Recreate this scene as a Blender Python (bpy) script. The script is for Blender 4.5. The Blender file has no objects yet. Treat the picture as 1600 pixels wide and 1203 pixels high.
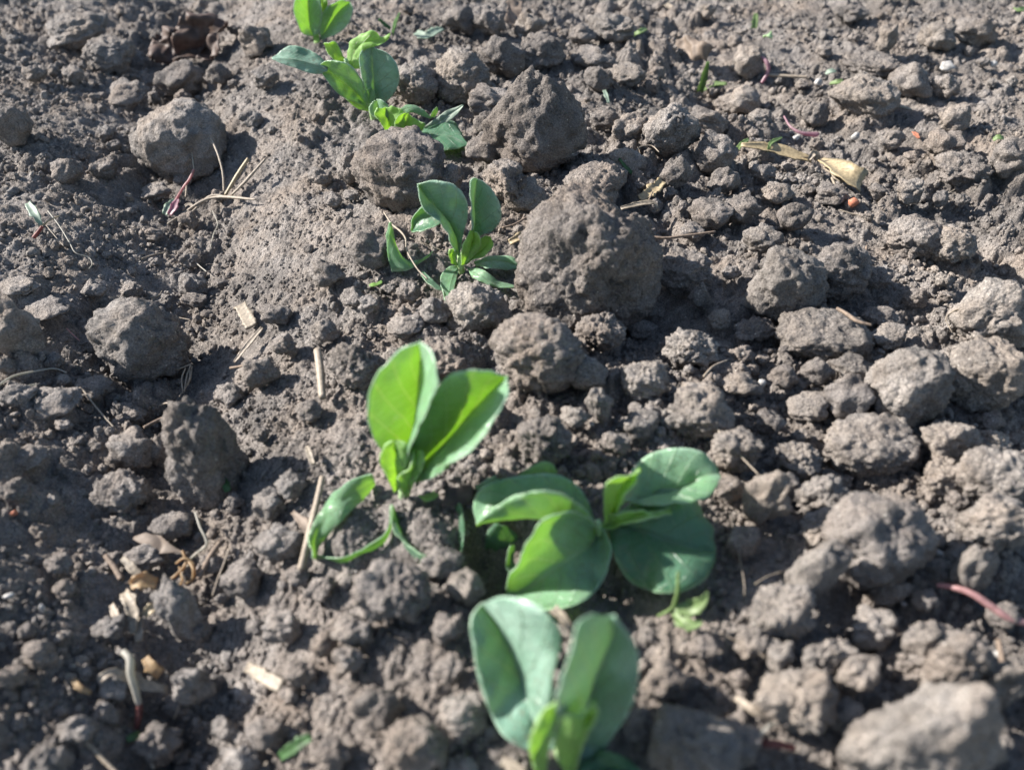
import bpy, bmesh, math, random
import numpy as np
from mathutils import Vector, Matrix

S = bpy.context.scene
COL = S.collection
rnd = random.Random(7)
R = math.radians

# ------------------------------------------------------------------ camera, sky, sun, exposure
CAM_H, PITCH, FPX = 0.32, R(45), 1331.0
cam_data = bpy.data.cameras.new('camera')
cam = bpy.data.objects.new('camera', cam_data)
COL.objects.link(cam)
cam.location = (0, 0, CAM_H)
cam.rotation_euler = (math.pi / 2 - PITCH, 0, 0)
cam_data.sensor_width = 36
cam_data.lens = 36 * FPX / 1600
cam_data.clip_start = 0.01
cam_data.clip_end = 200
cam_data.dof.use_dof = True
cam_data.dof.focus_distance = 0.54
cam_data.dof.aperture_fstop = 6.0
S.camera = cam

SUN_AZ, SUN_EL = R(-77), R(33)          # azimuth from +Y towards +X
world = bpy.data.worlds.new("World")
S.world = world
world.use_nodes = True
wn = world.node_tree.nodes
sky = wn.new('ShaderNodeTexSky')
sky.sky_type = 'NISHITA'
sky.sun_disc = False
sky.sun_elevation = SUN_EL
sky.sun_rotation = SUN_AZ
sky.air_density = 1.2
world.node_tree.links.new(sky.outputs[0], wn['Background'].inputs[0])
wn['Background'].inputs[1].default_value = 0.070
sun_data = bpy.data.lights.new('sun', 'SUN')
sun_data.energy = 5.0
sun_data.angle = R(0.6)
sun_data.color = (1.0, 0.94, 0.87)
sun = bpy.data.objects.new('sun', sun_data)
COL.objects.link(sun)
SUNDIR = Vector((math.sin(SUN_AZ) * math.cos(SUN_EL), math.cos(SUN_AZ) * math.cos(SUN_EL), math.sin(SUN_EL)))
sun.rotation_euler = SUNDIR.to_track_quat('Z', 'Y').to_euler()
S.view_settings.view_transform = 'Standard'
S.view_settings.look = 'None'
S.view_settings.gamma = 1
S.view_settings.use_curve_mapping = False
S.view_settings.exposure = 1.48

# ------------------------------------------------------------------ noise
def _h(ix, iy, iz, seed):
    h = (ix.astype(np.int64) * 374761393 + iy.astype(np.int64) * 668265263 + iz.astype(np.int64) * 2147483647 + seed * 974634777) & 0xFFFFFFFF
    h = ((h ^ (h >> 13)) * 1274126177) & 0xFFFFFFFF
    h = ((h ^ (h >> 15)) * 2246822519) & 0xFFFFFFFF
    return (h ^ (h >> 16)) & 0xFFFFFFFF

_G = np.array([(1,1,0),(-1,1,0),(1,-1,0),(-1,-1,0),(1,0,1),(-1,0,1),(1,0,-1),(-1,0,-1),(0,1,1),(0,-1,1),(0,1,-1),(0,-1,-1),(1,1,0),(-1,1,0),(0,-1,1),(0,-1,-1)], float)

def perlin(P, f=1.0, seed=0):
    P = P * f + seed * 7.31
    I = np.floor(P).astype(np.int64)
    F = P - I
    U = F * F * F * (F * (F * 6 - 15) + 10)
    out = 0
    for dx in (0, 1):
        wx = U[:, 0] if dx else 1 - U[:, 0]
        for dy in (0, 1):
            wy = U[:, 1] if dy else 1 - U[:, 1]
            for dz in (0, 1):
                wz = U[:, 2] if dz else 1 - U[:, 2]
                g = _G[_h(I[:, 0] + dx, I[:, 1] + dy, I[:, 2] + dz, seed) & 15]
                out = out + wx * wy * wz * (g[:, 0] * (F[:, 0] - dx) + g[:, 1] * (F[:, 1] - dy) + g[:, 2] * (F[:, 2] - dz))
    return out

def fbm(P, f, octv, seed=0, gain=0.5):
    a, o = 1.0, 0
    for k in range(octv):
        o = o + a * perlin(P, f * 2 ** k, seed + k)
        a *= gain
    return o

def domes2(X, Y, cell, seed, empty=0.25, rmin=0.3, rmax=0.62):
    """lumps of soil seen from above: max of half-ellipsoids, one per jittered cell; height in units of cell"""
    px, py = X / cell, Y / cell
    ix, iy = np.floor(px).astype(np.int64), np.floor(py).astype(np.int64)
    z = np.zeros_like(ix)
    best = np.zeros_like(px)
    for dx in (-1, 0, 1):
        for dy in (-1, 0, 1):
            h = _h(ix + dx, iy + dy, z, seed)
            h2 = _h(ix + dx, iy + dy, z, seed + 91)
            jx = (h & 1023) / 1023.0
            jy = ((h >> 10) & 1023) / 1023.0
            rr = rmin + (rmax - rmin) * ((h >> 20) & 1023) / 1023.0
            on = ((h2 & 1023) / 1023.0) > empty
            an = ((h2 >> 10) & 1023) / 1023.0 * math.pi
            el = 0.65 + 0.35 * ((h2 >> 20) & 1023) / 1023.0
            ex, ey = px - (ix + dx + jx), py - (iy + dy + jy)
            a = ex * np.cos(an) + ey * np.sin(an)
            b = (-ex * np.sin(an) + ey * np.cos(an)) / el
            q = 1 - (a * a + b * b) / (rr * rr)
            v = np.where((q > 0) & on, np.sqrt(np.maximum(q, 0)) * rr * (0.6 + 0.4 * el), 0)
            best = np.maximum(best, v)
    return best

def domes3(P, f, seed, empty=0.2):
    Q = P * f
    I = np.floor(Q).astype(np.int64)
    best = np.zeros(len(P))
    for dx in (-1, 0, 1):
        for dy in (-1, 0, 1):
            for dz in (-1, 0, 1):
                h = _h(I[:, 0] + dx, I[:, 1] + dy, I[:, 2] + dz, seed)
                jx = (h & 255) / 255.0
                jy = ((h >> 8) & 255) / 255.0
                jz = ((h >> 16) & 255) / 255.0
                rr = 0.35 + 0.4 * ((h >> 24) & 255) / 255.0
                d = (Q[:, 0] - I[:, 0] - dx - jx) ** 2 + (Q[:, 1] - I[:, 1] - dy - jy) ** 2 + (Q[:, 2] - I[:, 2] - dz - jz) ** 2
                q = 1 - d / (rr * rr)
                on = ((h * 7919) >> 5 & 255) / 255.0 > empty
                best = np.maximum(best, np.where((q > 0) & on, np.sqrt(np.maximum(q, 0)) * rr, 0))
    return best

# ------------------------------------------------------------------ the ground's shape
def rowx(y):
    return 0.03 - 0.27 * (y - 0.13)

def macro0(X, Y):
    o = X - rowx(Y)
    h = -0.030 * np.exp(-((o + 0.165) / 0.062) ** 2)
    h = h + 0.012 * np.exp(-((o - 0.04) / 0.10) ** 2)
    h = h - 0.010 * np.exp(-((o - 0.33) / 0.09) ** 2)
    P = np.stack([X, Y, np.zeros_like(X)], -1)
    h = h + 0.010 * perlin(P, 7, 3) + 0.006 * perlin(P, 17, 5)
    return h

BUMPS = []   # (x, y, radius, height): heaps and pits of loose soil

def macro(X, Y):
    h = macro0(X, Y)
    for bx, by, br, bh in BUMPS:
        h = h + bh * np.exp(-((X - bx) ** 2 + (Y - by) ** 2) / br ** 2)
    return h

FLAT = []    # (x, y, radius): soil without big lumps, under the seedlings

def coarse(x, y):
    return float(macro(np.array([x]), np.array([y]))[0]) + 0.0035

def ground_z(X, Y, fine=True):
    h = macro(X, Y)
    P = np.stack([X, Y, np.zeros_like(X)], -1)
    wx = X + 0.0035 * perlin(P, 90, 11) + 0.0012 * perlin(P, 320, 21)
    wy = Y + 0.0035 * perlin(P, 90, 12) + 0.0012 * perlin(P, 320, 22)
    lump = np.clip(0.5 + 1.6 * perlin(P, 9, 31), 0.12, 1)
    o = X - rowx(Y)
    flank = np.exp(-((o + 0.092) / 0.042) ** 2)
    lump = lump * (1 - 0.85 * flank)
    for bx, by, br in FLAT:
        lump = lump * (1 - 0.85 * np.exp(-((X - bx) ** 2 + (Y - by) ** 2) / br ** 2))
    h = h + lump * 0.9 * 0.026 * (domes2(wx, wy, 0.026, 1, 0.35) - 0.15)
    h = h + (0.35 + 0.65 * lump) * (1 - 0.6 * flank) * 0.85 * 0.011 * domes2(wx, wy, 0.011, 2, 0.35)
    lump2 = np.clip(0.6 + 1.8 * perlin(P, 26, 33), 0.1, 1)
    h = h + lump2 * 0.9 * 0.0052 * domes2(wx, wy, 0.0052, 3, 0.2)
    if fine:
        h = h + 0.85 * 0.0024 * domes2(wx, wy, 0.0024, 4, 0.15)
        h = h + 0.0014 * perlin(P, 150, 41) + 0.0009 * perlin(P, 420, 42) + 0.0003 * perlin(P, 1100, 43)
    return h

def ray(px, py):
    a, b = (px - 800) / FPX, (601.5 - py) / FPX
    c, s = math.cos(PITCH), math.sin(PITCH)
    return Vector((a, c + b * s, -s + b * c))       # depth along the lens axis = ray parameter

def hit(px, py, lift=0.0):
    """where the line of sight through a photo pixel meets the ground, raised by lift"""
    d = ray(px, py)
    z = 0.0
    for _ in range(14):
        t = (CAM_H - z) / -d.z
        z = 0.5 * z + 0.5 * (coarse(d.x * t, d.y * t) + lift)
    t = (CAM_H - z) / -d.z
    return Vector((d.x * t, d.y * t, z)), t

for px, py, r, h in [(548, 832, .012, .014), (668, 838, .014, .010), (632, 798, .010, .009), (585, 890, .006, -.020), (625, 884, .006, -.020),
                     (795, 885, .018, -.024), (965, 905, .014, -.014), (745, 850, .008, -.012), (612, 450, .010, -.004), (642, 400, .010, .006), (640, 355, .008, -.010),
                     (760, 440, .008, .008), (1010, 500, .02, -.012), (1120, 150, .03, -.02), (1330, 760, .02, -.012),
                     (1000, 790, .015, .006), (260, 1150, .03, -.018), (820, 1120, .012, .012), (1350, 930, .02, -.01)]:
    p, t = hit(px, py)
    BUMPS.append((p.x, p.y, r, h))

for px, py, r in [(548, 832, .022), (668, 838, .022), (600, 780, .02), (870, 870, .03), (800, 860, .025), (1040, 870, .035), (1060, 770, .03), (950, 830, .025),
                  (860, 1130, .03), (820, 1080, .025), (960, 1100, .025), (720, 420, .025), (620, 410, .02), (690, 450, .018), (780, 420, .018),
                  (690, 215, .025), (580, 165, .02), (470, 95, .025), (290, 80, .03)]:
    p, t = hit(px, py)
    FLAT.append((p.x, p.y, r))

# ------------------------------------------------------------------ materials
def mat(name):
    m = bpy.data.materials.new(name)
    m.use_nodes = True
    return m, m.node_tree.nodes, m.node_tree.links

def soil_material(name, base, var=1.0, world_coords=True, bump=1.0):
    m, n, l = mat(name)
    b = n['Principled BSDF']
    b.inputs['Roughness'].default_value = 0.95
    b.inputs['Specular IOR Level'].default_value = 0.25
    geo = n.new('ShaderNodeNewGeometry')
    P = geo.outputs['Position']
    def noise(scale, det=4, rough=0.6):
        t = n.new('ShaderNodeTexNoise'); t.inputs['Scale'].default_value = scale
        t.inputs['Detail'].default_value = det; t.inputs['Roughness'].default_value = rough
        l.new(P, t.inputs['Vector']); return t.outputs['Fac']
    def ramp(src, stops):
        r = n.new('ShaderNodeValToRGB')
        e = r.color_ramp.elements
        while len(e) < len(stops): e.new(0.5)
        for q, (p_, c) in zip(e, stops):
            q.position = p_; q.color = (*c, 1)
        l.new(src, r.inputs[0]); return r.outputs[0]
    def mix(a, c, f, mode='MIX'):
        x = n.new('ShaderNodeMix'); x.data_type = 'RGBA'; x.blend_type = mode
        for sock, v in ((x.inputs[0], f), (x.inputs[6], a), (x.inputs[7], c)):
            if hasattr(v, 'is_output') or isinstance(v, bpy.types.NodeSocket): l.new(v, sock)
            elif isinstance(v, (int, float)): sock.default_value = v
            else: sock.default_value = (*v, 1)
        return x.outputs[2]
    br = tuple(c * 1.35 for c in base)
    dk = tuple(c * 0.55 for c in base)
    warm = (base[0] * 1.14, base[1] * 1.02, base[2] * 0.90)
    c1 = ramp(noise(60, 5), [(0.3, dk), (0.5, base), (0.72, br)])
    c2 = mix(c1, warm, ramp(noise(22, 3), [(0.42, (0, 0, 0)), (0.68, (.75, .75, .75))]))
    c2 = mix(c2, tuple(c * 0.62 for c in base), ramp(noise(9, 4), [(0.48, (0, 0, 0)), (0.66, (.85, .85, .85))]))
    # grain: single sand grains, dark and pale
    g = ramp(noise(1100, 2, 0.8), [(0.28, (.42, .42, .42)), (0.5, (1, 1, 1)), (0.72, (1.65, 1.62, 1.56))])
    c3 = mix(c2, g, 0.85, 'MULTIPLY')
    v = n.new('ShaderNodeTexVoronoi'); v.inputs['Scale'].default_value = 420
    l.new(P, v.inputs['Vector'])
    pale = ramp(v.outputs['Distance'], [(0.0, (1, 1, 1)), (0.17, (1, 1, 1)), (0.24, (0, 0, 0))])
    sep = n.new('ShaderNodeSeparateColor'); l.new(v.outputs['Color'], sep.inputs[0])
    pick = ramp(sep.outputs[0], [(0.93, (0, 0, 0)), (0.95, (1, 1, 1))])
    msk = mix(pale, pick, 1.0, 'MULTIPLY')
    c4 = mix(c3, (0.5, 0.47, 0.42), msk)
    l.new(c4, b.inputs['Base Color'])
    # relief too fine for the mesh
    def bumpn(h, dist, strength, prev=None):
        q = n.new('ShaderNodeBump'); q.inputs['Distance'].default_value = dist; q.inputs['Strength'].default_value = strength
        l.new(h, q.inputs['Height'])
        if prev is not None: l.new(prev, q.inputs['Normal'])
        return q.outputs[0]
    vb = n.new('ShaderNodeTexVoronoi'); vb.inputs['Scale'].default_value = 520
    l.new(P, vb.inputs['Vector'])
    inv = n.new('ShaderNodeMath'); inv.operation = 'SUBTRACT'; inv.inputs[0].default_value = 1
    l.new(vb.outputs['Distance'], inv.inputs[1])
    n1 = bumpn(noise(260, 5, 0.75), 0.0036, 0.85 * bump)
    n2 = bumpn(inv.outputs[0], 0.0016, 0.9 * bump, n1)
    n3 = bumpn(noise(1100, 3, 0.7), 0.0013, 1.0 * bump, n2)
    l.new(n3, b.inputs['Normal'])
    return m

M_SOIL = soil_material('soil', (0.246, 0.226, 0.212))
M_CLOD = soil_material('clod_soil', (0.246, 0.225, 0.211))
M_PALECLOD = soil_material('pale_dry_clod_soil', (0.290, 0.266, 0.246))
M_DARKCLOD = soil_material('dark_clod_soil', (0.205, 0.186, 0.174))
M_GREYCLOD = soil_material('grey_clod_soil', (0.270, 0.252, 0.240))

def leaf_material(name, top, trans, tf=0.42, bloom=0.25, rough=0.42):
    m, n, l = mat(name)
    b = n['Principled BSDF']
    out = n['Material Output']
    uv = n.new('ShaderNodeUVMap'); uv.uv_map = 'UVMap'
    sx = n.new('ShaderNodeSeparateXYZ'); l.new(uv.outputs[0], sx.inputs[0])
    def M(op, a, c=None, d=None):
        q = n.new('ShaderNodeMath'); q.operation = op
        for k, v in enumerate((a, c, d)):
            if v is None: continue
            if isinstance(v, (int, float)): q.inputs[k].default_value = v
            else: l.new(v, q.inputs[k])
        return q.outputs[0]
    def noise(scale, det=3, coord=None):
        t = n.new('ShaderNodeTexNoise'); t.inputs['Scale'].default_value = scale; t.inputs['Detail'].default_value = det
        if coord is not None: l.new(coord, t.inputs['Vector'])
        return t.outputs['Fac']
    geo = n.new('ShaderNodeNewGeometry'); P = geo.outputs['Position']
    wob = noise(120, 2, P)
    au = M('ABSOLUTE', M('SUBTRACT', sx.outputs[0], 0.5))
    au2 = M('ADD', au, M('MULTIPLY', M('SUBTRACT', wob, 0.5), 0.05))
    mid = M('SUBTRACT', 1.0, M('SMOOTH_MIN', M('DIVIDE', au, 0.022), 1.0, 0.2))
    ph = M('FRACT', M('SUBTRACT', M('MULTIPLY', sx.outputs[1], 5.5), M('MULTIPLY', M('POWER', au2, 0.8), 3.4)))
    side = M('SUBTRACT', 1.0, M('MINIMUM', M('DIVIDE', M('ABSOLUTE', M('SUBTRACT', ph, 0.5)), 0.055), 1.0))
    ph2 = M('FRACT', M('ADD', M('MULTIPLY', sx.outputs[1], 15.0), M('ADD', M('MULTIPLY', au2, 9.0), M('MULTIPLY', wob, 2.0))))
    fine = M('SUBTRACT', 1.0, M('MINIMUM', M('DIVIDE', M('ABSOLUTE', M('SUBTRACT', ph2, 0.5)), 0.10), 1.0))
    vein = M('MAXIMUM', M('MULTIPLY', mid, 0.8), M('MAXIMUM', M('MULTIPLY', side, 0.8), M('MULTIPLY', fine, 0.34)))
    rim = M('MAXIMUM', 0.0, M('MULTIPLY', M('SUBTRACT', au, 0.468), 26.0))
    blot = noise(70, 4, P)
    def mixc(f, a, c):
        x = n.new('ShaderNodeMix'); x.data_type = 'RGBA'
        if isinstance(f, (int, float)): x.inputs[0].default_value = f
        else: l.new(f, x.inputs[0])
        for s_, v in ((x.inputs[6], a), (x.inputs[7], c)):
            if isinstance(v, tuple): s_.default_value = (*v, 1)
            else: l.new(v, s_)
        return x.outputs[2]
    c0 = mixc(blot, tuple(v * 0.6 for v in top), tuple(v * 1.4 for v in top))
    c1 = mixc(M('MULTIPLY', vein, 0.7), c0, (min(1, top[0] * 1.7 + .1), min(1, top[1] * 1.4 + .12), min(1, top[2] * 1.4 + .08)))
    c2 = mixc(M('MULTIPLY', M('MULTIPLY', rim, noise(90, 3, P)), 1.0), c1, (0.50, 0.68, 0.42))
    # pale waxy bloom, patchy
    wx = M('MULTIPLY', M('MAXIMUM', 0.0, M('SUBTRACT', noise(45, 5, P), 0.38)), bloom * 3.0)
    c3 = mixc(wx, c2, (0.38, 0.52, 0.46))
    # dust and grains of soil caught on the blade, mostly near the base
    d1 = M('GREATER_THAN', noise(650, 3, P), M('ADD', 0.575, M('MULTIPLY', sx.outputs[1], 0.12)))
    c4 = mixc(M('MULTIPLY', d1, 0.65), c3, (0.17, 0.14, 0.11))
    l.new(c4, b.inputs['Base Color'])
    b.inputs['Roughness'].default_value = rough
    b.inputs['Specular IOR Level'].default_value = 0.45
    b.inputs['Sheen Weight'].default_value = bloom * 0.6
    b.inputs['Sheen Roughness'].default_value = 0.5
    b.inputs['Sheen Tint'].default_value = (0.8, 1, 0.88, 1)
    bp = n.new('ShaderNodeBump'); bp.inputs['Distance'].default_value = 0.0010; bp.inputs['Strength'].default_value = 0.8
    l.new(M('SUBTRACT', M('MULTIPLY', noise(260, 3, P), 0.6), M('MULTIPLY', vein, 0.8)), bp.inputs['Height'])
    l.new(bp.outputs[0], b.inputs['Normal'])
    tr = n.new('ShaderNodeBsdfTranslucent')
    tc = mixc(M('MULTIPLY', vein, 0.8), mixc(blot, tuple(v * .86 for v in trans), tuple(min(1, v * 1.1) for v in trans)), (0.9, 1.0, 0.55))
    l.new(tc, tr.inputs['Color'])
    mx = n.new('ShaderNodeMixShader'); l.new(M('MULTIPLY', tf, M('SUBTRACT', 1.0, M('MINIMUM', 0.7, M('MULTIPLY', rim, 0.8)))), mx.inputs[0])
    l.new(b.outputs[0], mx.inputs[1]); l.new(tr.outputs[0], mx.inputs[2])
    l.new(mx.outputs[0], out.inputs['Surface'])
    return m

M_LEAF = leaf_material('bean_leaf', (0.130, 0.262, 0.150), (0.57, 0.85, 0.17), 0.45, 0.5, 0.33)
M_BLUELEAF = leaf_material('bluish_bean_leaf', (0.128, 0.245, 0.188), (0.48, 0.74, 0.24), 0.28, 0.55, 0.38)  # blue-green blade; the nearest seedling's haze from blur is put into the colour
M_YOUNG = leaf_material('young_bean_leaf', (0.23, 0.40, 0.11), (0.64, 0.90, 0.20), 0.50, 0.18)
M_DARKLEAF = leaf_material('dark_bean_leaf', (0.055, 0.145, 0.088), (0.45, 0.75, 0.2), 0.42, 0.2, 0.34)  # darker, deeper green blade

def plain(name, base, rough=0.6, var=0.25, scale=300, trans=None):
    m, n, l = mat(name)
    b = n['Principled BSDF']
    geo = n.new('ShaderNodeNewGeometry')
    mp = n.new('ShaderNodeMapping'); mp.inputs['Scale'].default_value = (1, 1, 1)
    l.new(geo.outputs['Position'], mp.inputs[0])
    t = n.new('ShaderNodeTexNoise'); t.inputs['Scale'].default_value = scale; t.inputs['Detail'].default_value = 4
    l.new(mp.outputs[0], t.inputs['Vector'])
    r = n.new('ShaderNodeValToRGB')
    r.color_ramp.elements[0].position = 0.3; r.color_ramp.elements[1].position = 0.72
    r.color_ramp.elements[0].color = (*[v * (1 - var) for v in base], 1)
    r.color_ramp.elements[1].color = (*[min(1, v * (1 + var)) for v in base], 1)
    l.new(t.outputs['Fac'], r.inputs[0]); l.new(r.outputs[0], b.inputs['Base Color'])
    b.inputs['Roughness'].default_value = rough
    bp = n.new('ShaderNodeBump'); bp.inputs['Distance'].default_value = 0.0004; bp.inputs['Strength'].default_value = 0.6
    l.new(t.outputs['Fac'], bp.inputs['Height']); l.new(bp.outputs[0], b.inputs['Normal'])
    if trans:
        tr = n.new('ShaderNodeBsdfTranslucent'); tr.inputs['Color'].default_value = (*trans, 1)
        mx = n.new('ShaderNodeMixShader'); mx.inputs[0].default_value = 0.35
        l.new(b.outputs[0], mx.inputs[1]); l.new(tr.outputs[0], mx.inputs[2])
        l.new(mx.outputs[0], n['Material Output'].inputs['Surface'])
    return m

M_STRAW = plain('straw', (0.27, 0.215, 0.13), 0.55, 0.35, 500)
M_STRAWPALE = plain('pale_straw', (0.20, 0.168, 0.128), 0.6, 0.5, 500)
M_TWIG = plain('twig_bark', (0.16, 0.12, 0.09), 0.8, 0.4, 600)
M_ROOT = plain('root_fibre', (0.24, 0.20, 0.155), 0.6, 0.3, 500)
M_WHITEROOT = plain('white_root', (0.36, 0.34, 0.30), 0.5, 0.15, 300, (0.6, 0.6, 0.5))
M_PINK = plain('pink_stem', (0.40, 0.24, 0.235), 0.4, 0.25, 300, (0.7, 0.3, 0.3))
M_PURPLE = plain('purple_stem', (0.30, 0.19, 0.22), 0.4, 0.3, 300, (0.7, 0.3, 0.4))
M_RED = plain('red_stem', (0.17, 0.06, 0.052), 0.6, 0.4, 300, (0.3, 0.1, 0.08))
M_SPROUT = plain('sprout_green', (0.06, 0.13, 0.045), 0.5, 0.4, 300, (0.15, 0.3, 0.07))
M_PALESPROUT = plain('pale_sprout_green', (0.16, 0.23, 0.095), 0.5, 0.3, 300, (0.35, 0.5, 0.18))
M_GREYLEAF = plain('grey_green_leaf', (0.24, 0.31, 0.25), 0.5, 0.2, 300, (0.3, 0.4, 0.25))
M_DEAD = plain('dead_leaf', (0.105, 0.072, 0.060), 0.6, 0.45, 150, (0.12, 0.07, 0.05))
M_DEADPALE = plain('pale_dead_leaf', (0.22, 0.175, 0.14), 0.65, 0.4, 150, (0.3, 0.2, 0.12))
M_PEBBLE = plain('white_pebble', (0.34, 0.33, 0.315), 0.45, 0.15, 400)
M_BRICK = plain('orange_grit', (0.34, 0.13, 0.075), 0.7, 0.25, 900)
M_HUSK = plain('dry_husk', (0.34, 0.25, 0.145), 0.55, 0.3, 400, (0.7, 0.45, 0.2))

# ------------------------------------------------------------------ object helpers
def mesh_np(name, V, F, material, uv=None, smooth=True):
    me = bpy.data.meshes.new(name)
    V = np.asarray(V, np.float32); F = np.asarray(F, np.int32)
    k = F.shape[1]
    me.vertices.add(len(V)); me.vertices.foreach_set('co', V.ravel())
    me.loops.add(F.size); me.loops.foreach_set('vertex_index', F.ravel())
    me.polygons.add(len(F)); me.polygons.foreach_set('loop_start', np.arange(0, F.size, k, dtype=np.int32))
    me.update(calc_edges=True)
    if smooth: me.polygons.foreach_set('use_smooth', np.ones(len(F), bool))
    if uv is not None:
        u = me.uv_layers.new(name='UVMap')
        u.data.foreach_set('uv', np.asarray(uv, np.float32)[F.ravel()].ravel())
    me.materials.append(material)
    me.validate()
    return me

def obj(name, me, parent=None, loc=None):
    o = bpy.data.objects.new(name, me)
    COL.objects.link(o)
    if loc is not None: o.location = loc
    if parent is not None: o.parent = parent
    return o

def tag(o, label, cat, group=None):
    o['label'] = label; o['category'] = cat
    if group: o['group'] = group
    return o

def thing(name, label, cat, loc, group=None):
    return tag(obj(name, None, None, loc), label, cat, group)

def catmull(pts, n):
    P = np.array(pts, float)
    if len(P) == 2:
        return P[0] + (P[1] - P[0]) * np.linspace(0, 1, n)[:, None]
    Q = np.vstack([2 * P[0] - P[1], P, 2 * P[-1] - P[-2]])
    out = []
    for i in range(len(P) - 1):
        t = np.linspace(0, 1, 24, endpoint=(i == len(P) - 2))[:, None]
        a, b, c, d = Q[i], Q[i + 1], Q[i + 2], Q[i + 3]
        out.append(0.5 * (2 * b + (c - a) * t + (2 * a - 5 * b + 4 * c - d) * t ** 2 + (3 * b - a - 3 * c + d) * t ** 3))
    C = np.vstack(out)
    s = np.concatenate([[0], np.cumsum(np.linalg.norm(np.diff(C, axis=0), axis=1))])
    w = np.linspace(0, s[-1], n)
    return np.stack([np.interp(w, s, C[:, k]) for k in range(C.shape[1])], -1)

# ------------------------------------------------------------------ ground
def build_ground():
    nx, ny = 860, 700
    ys = 0.07 * (1.02 / 0.07) ** np.linspace(0, 1, ny) if False else None
    # row spacing grows with distance, as does the width of the sheet
    t = np.linspace(0, 1, ny)
    ys = 0.055 + 0.95 * (0.45 * t + 0.55 * t ** 2)
    halfw = 0.27 + 0.52 * ys
    us = np.linspace(-1, 1, nx)
    X = us[None, :] * halfw[:, None]
    Y = np.repeat(ys[:, None], nx, 1)
    # outer skirt of coarse rings all round, out to 60 m
    ringx = [1.02, 1.06, 1.14, 1.3, 1.7, 2.6, 5, 12, 40, 120]
    L = np.stack([-halfw * r for r in reversed(ringx)], 1)
    Rr = np.stack([halfw * r for r in ringx], 1)
    X = np.hstack([L, X, Rr])
    Y = np.hstack([np.repeat(ys[:, None], len(ringx), 1), Y, np.repeat(ys[:, None], len(ringx), 1)])
    far = [1.02, 1.06, 1.15, 1.3, 1.6, 2.2, 3.5, 7, 18, 60]
    near = [0.045, 0.03, 0.0, -0.05, -0.15, -0.4, -1, -3, -10, -50]
    top = np.stack([X[-1] * (1 + 0.4 * (f - 1)) for f in far]); topy = np.stack([np.full(X.shape[1], f) for f in far])
    bot = np.stack([X[0] for f in near])[::-1]; boty = np.stack([np.full(X.shape[1], f) for f in near])[::-1]
    X = np.vstack([bot, X, top]); Y = np.vstack([boty, Y, topy])
    H, W = X.shape
    x, y = X.ravel(), Y.ravel()
    z = ground_z(x, y)
    d = np.maximum(np.abs(x) - 1.2, 0) + np.maximum(y - 1.3, 0) + np.maximum(-y - .1, 0)
    z = z * np.exp(-d * 0.6)
    idx = np.arange(H * W).reshape(H, W)
    F = np.stack([idx[:-1, :-1].ravel(), idx[:-1, 1:].ravel(), idx[1:, 1:].ravel(), idx[1:, :-1].ravel()], -1)
    o = obj('ground', mesh_np('ground', np.stack([x, y, z], -1), F, M_SOIL))
    o['kind'] = 'structure'
build_ground()

# ------------------------------------------------------------------ clods
_ico = {}
def ico(sub):
    if sub not in _ico:
        bm = bmesh.new()
        bmesh.ops.create_icosphere(bm, subdivisions=sub, radius=1)
        bm.verts.ensure_lookup_table()
        _ico[sub] = (np.array([v.co[:] for v in bm.verts]), np.array([[v.index for v in f.verts] for f in bm.faces]))
        bm.free()
    return _ico[sub]

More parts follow.
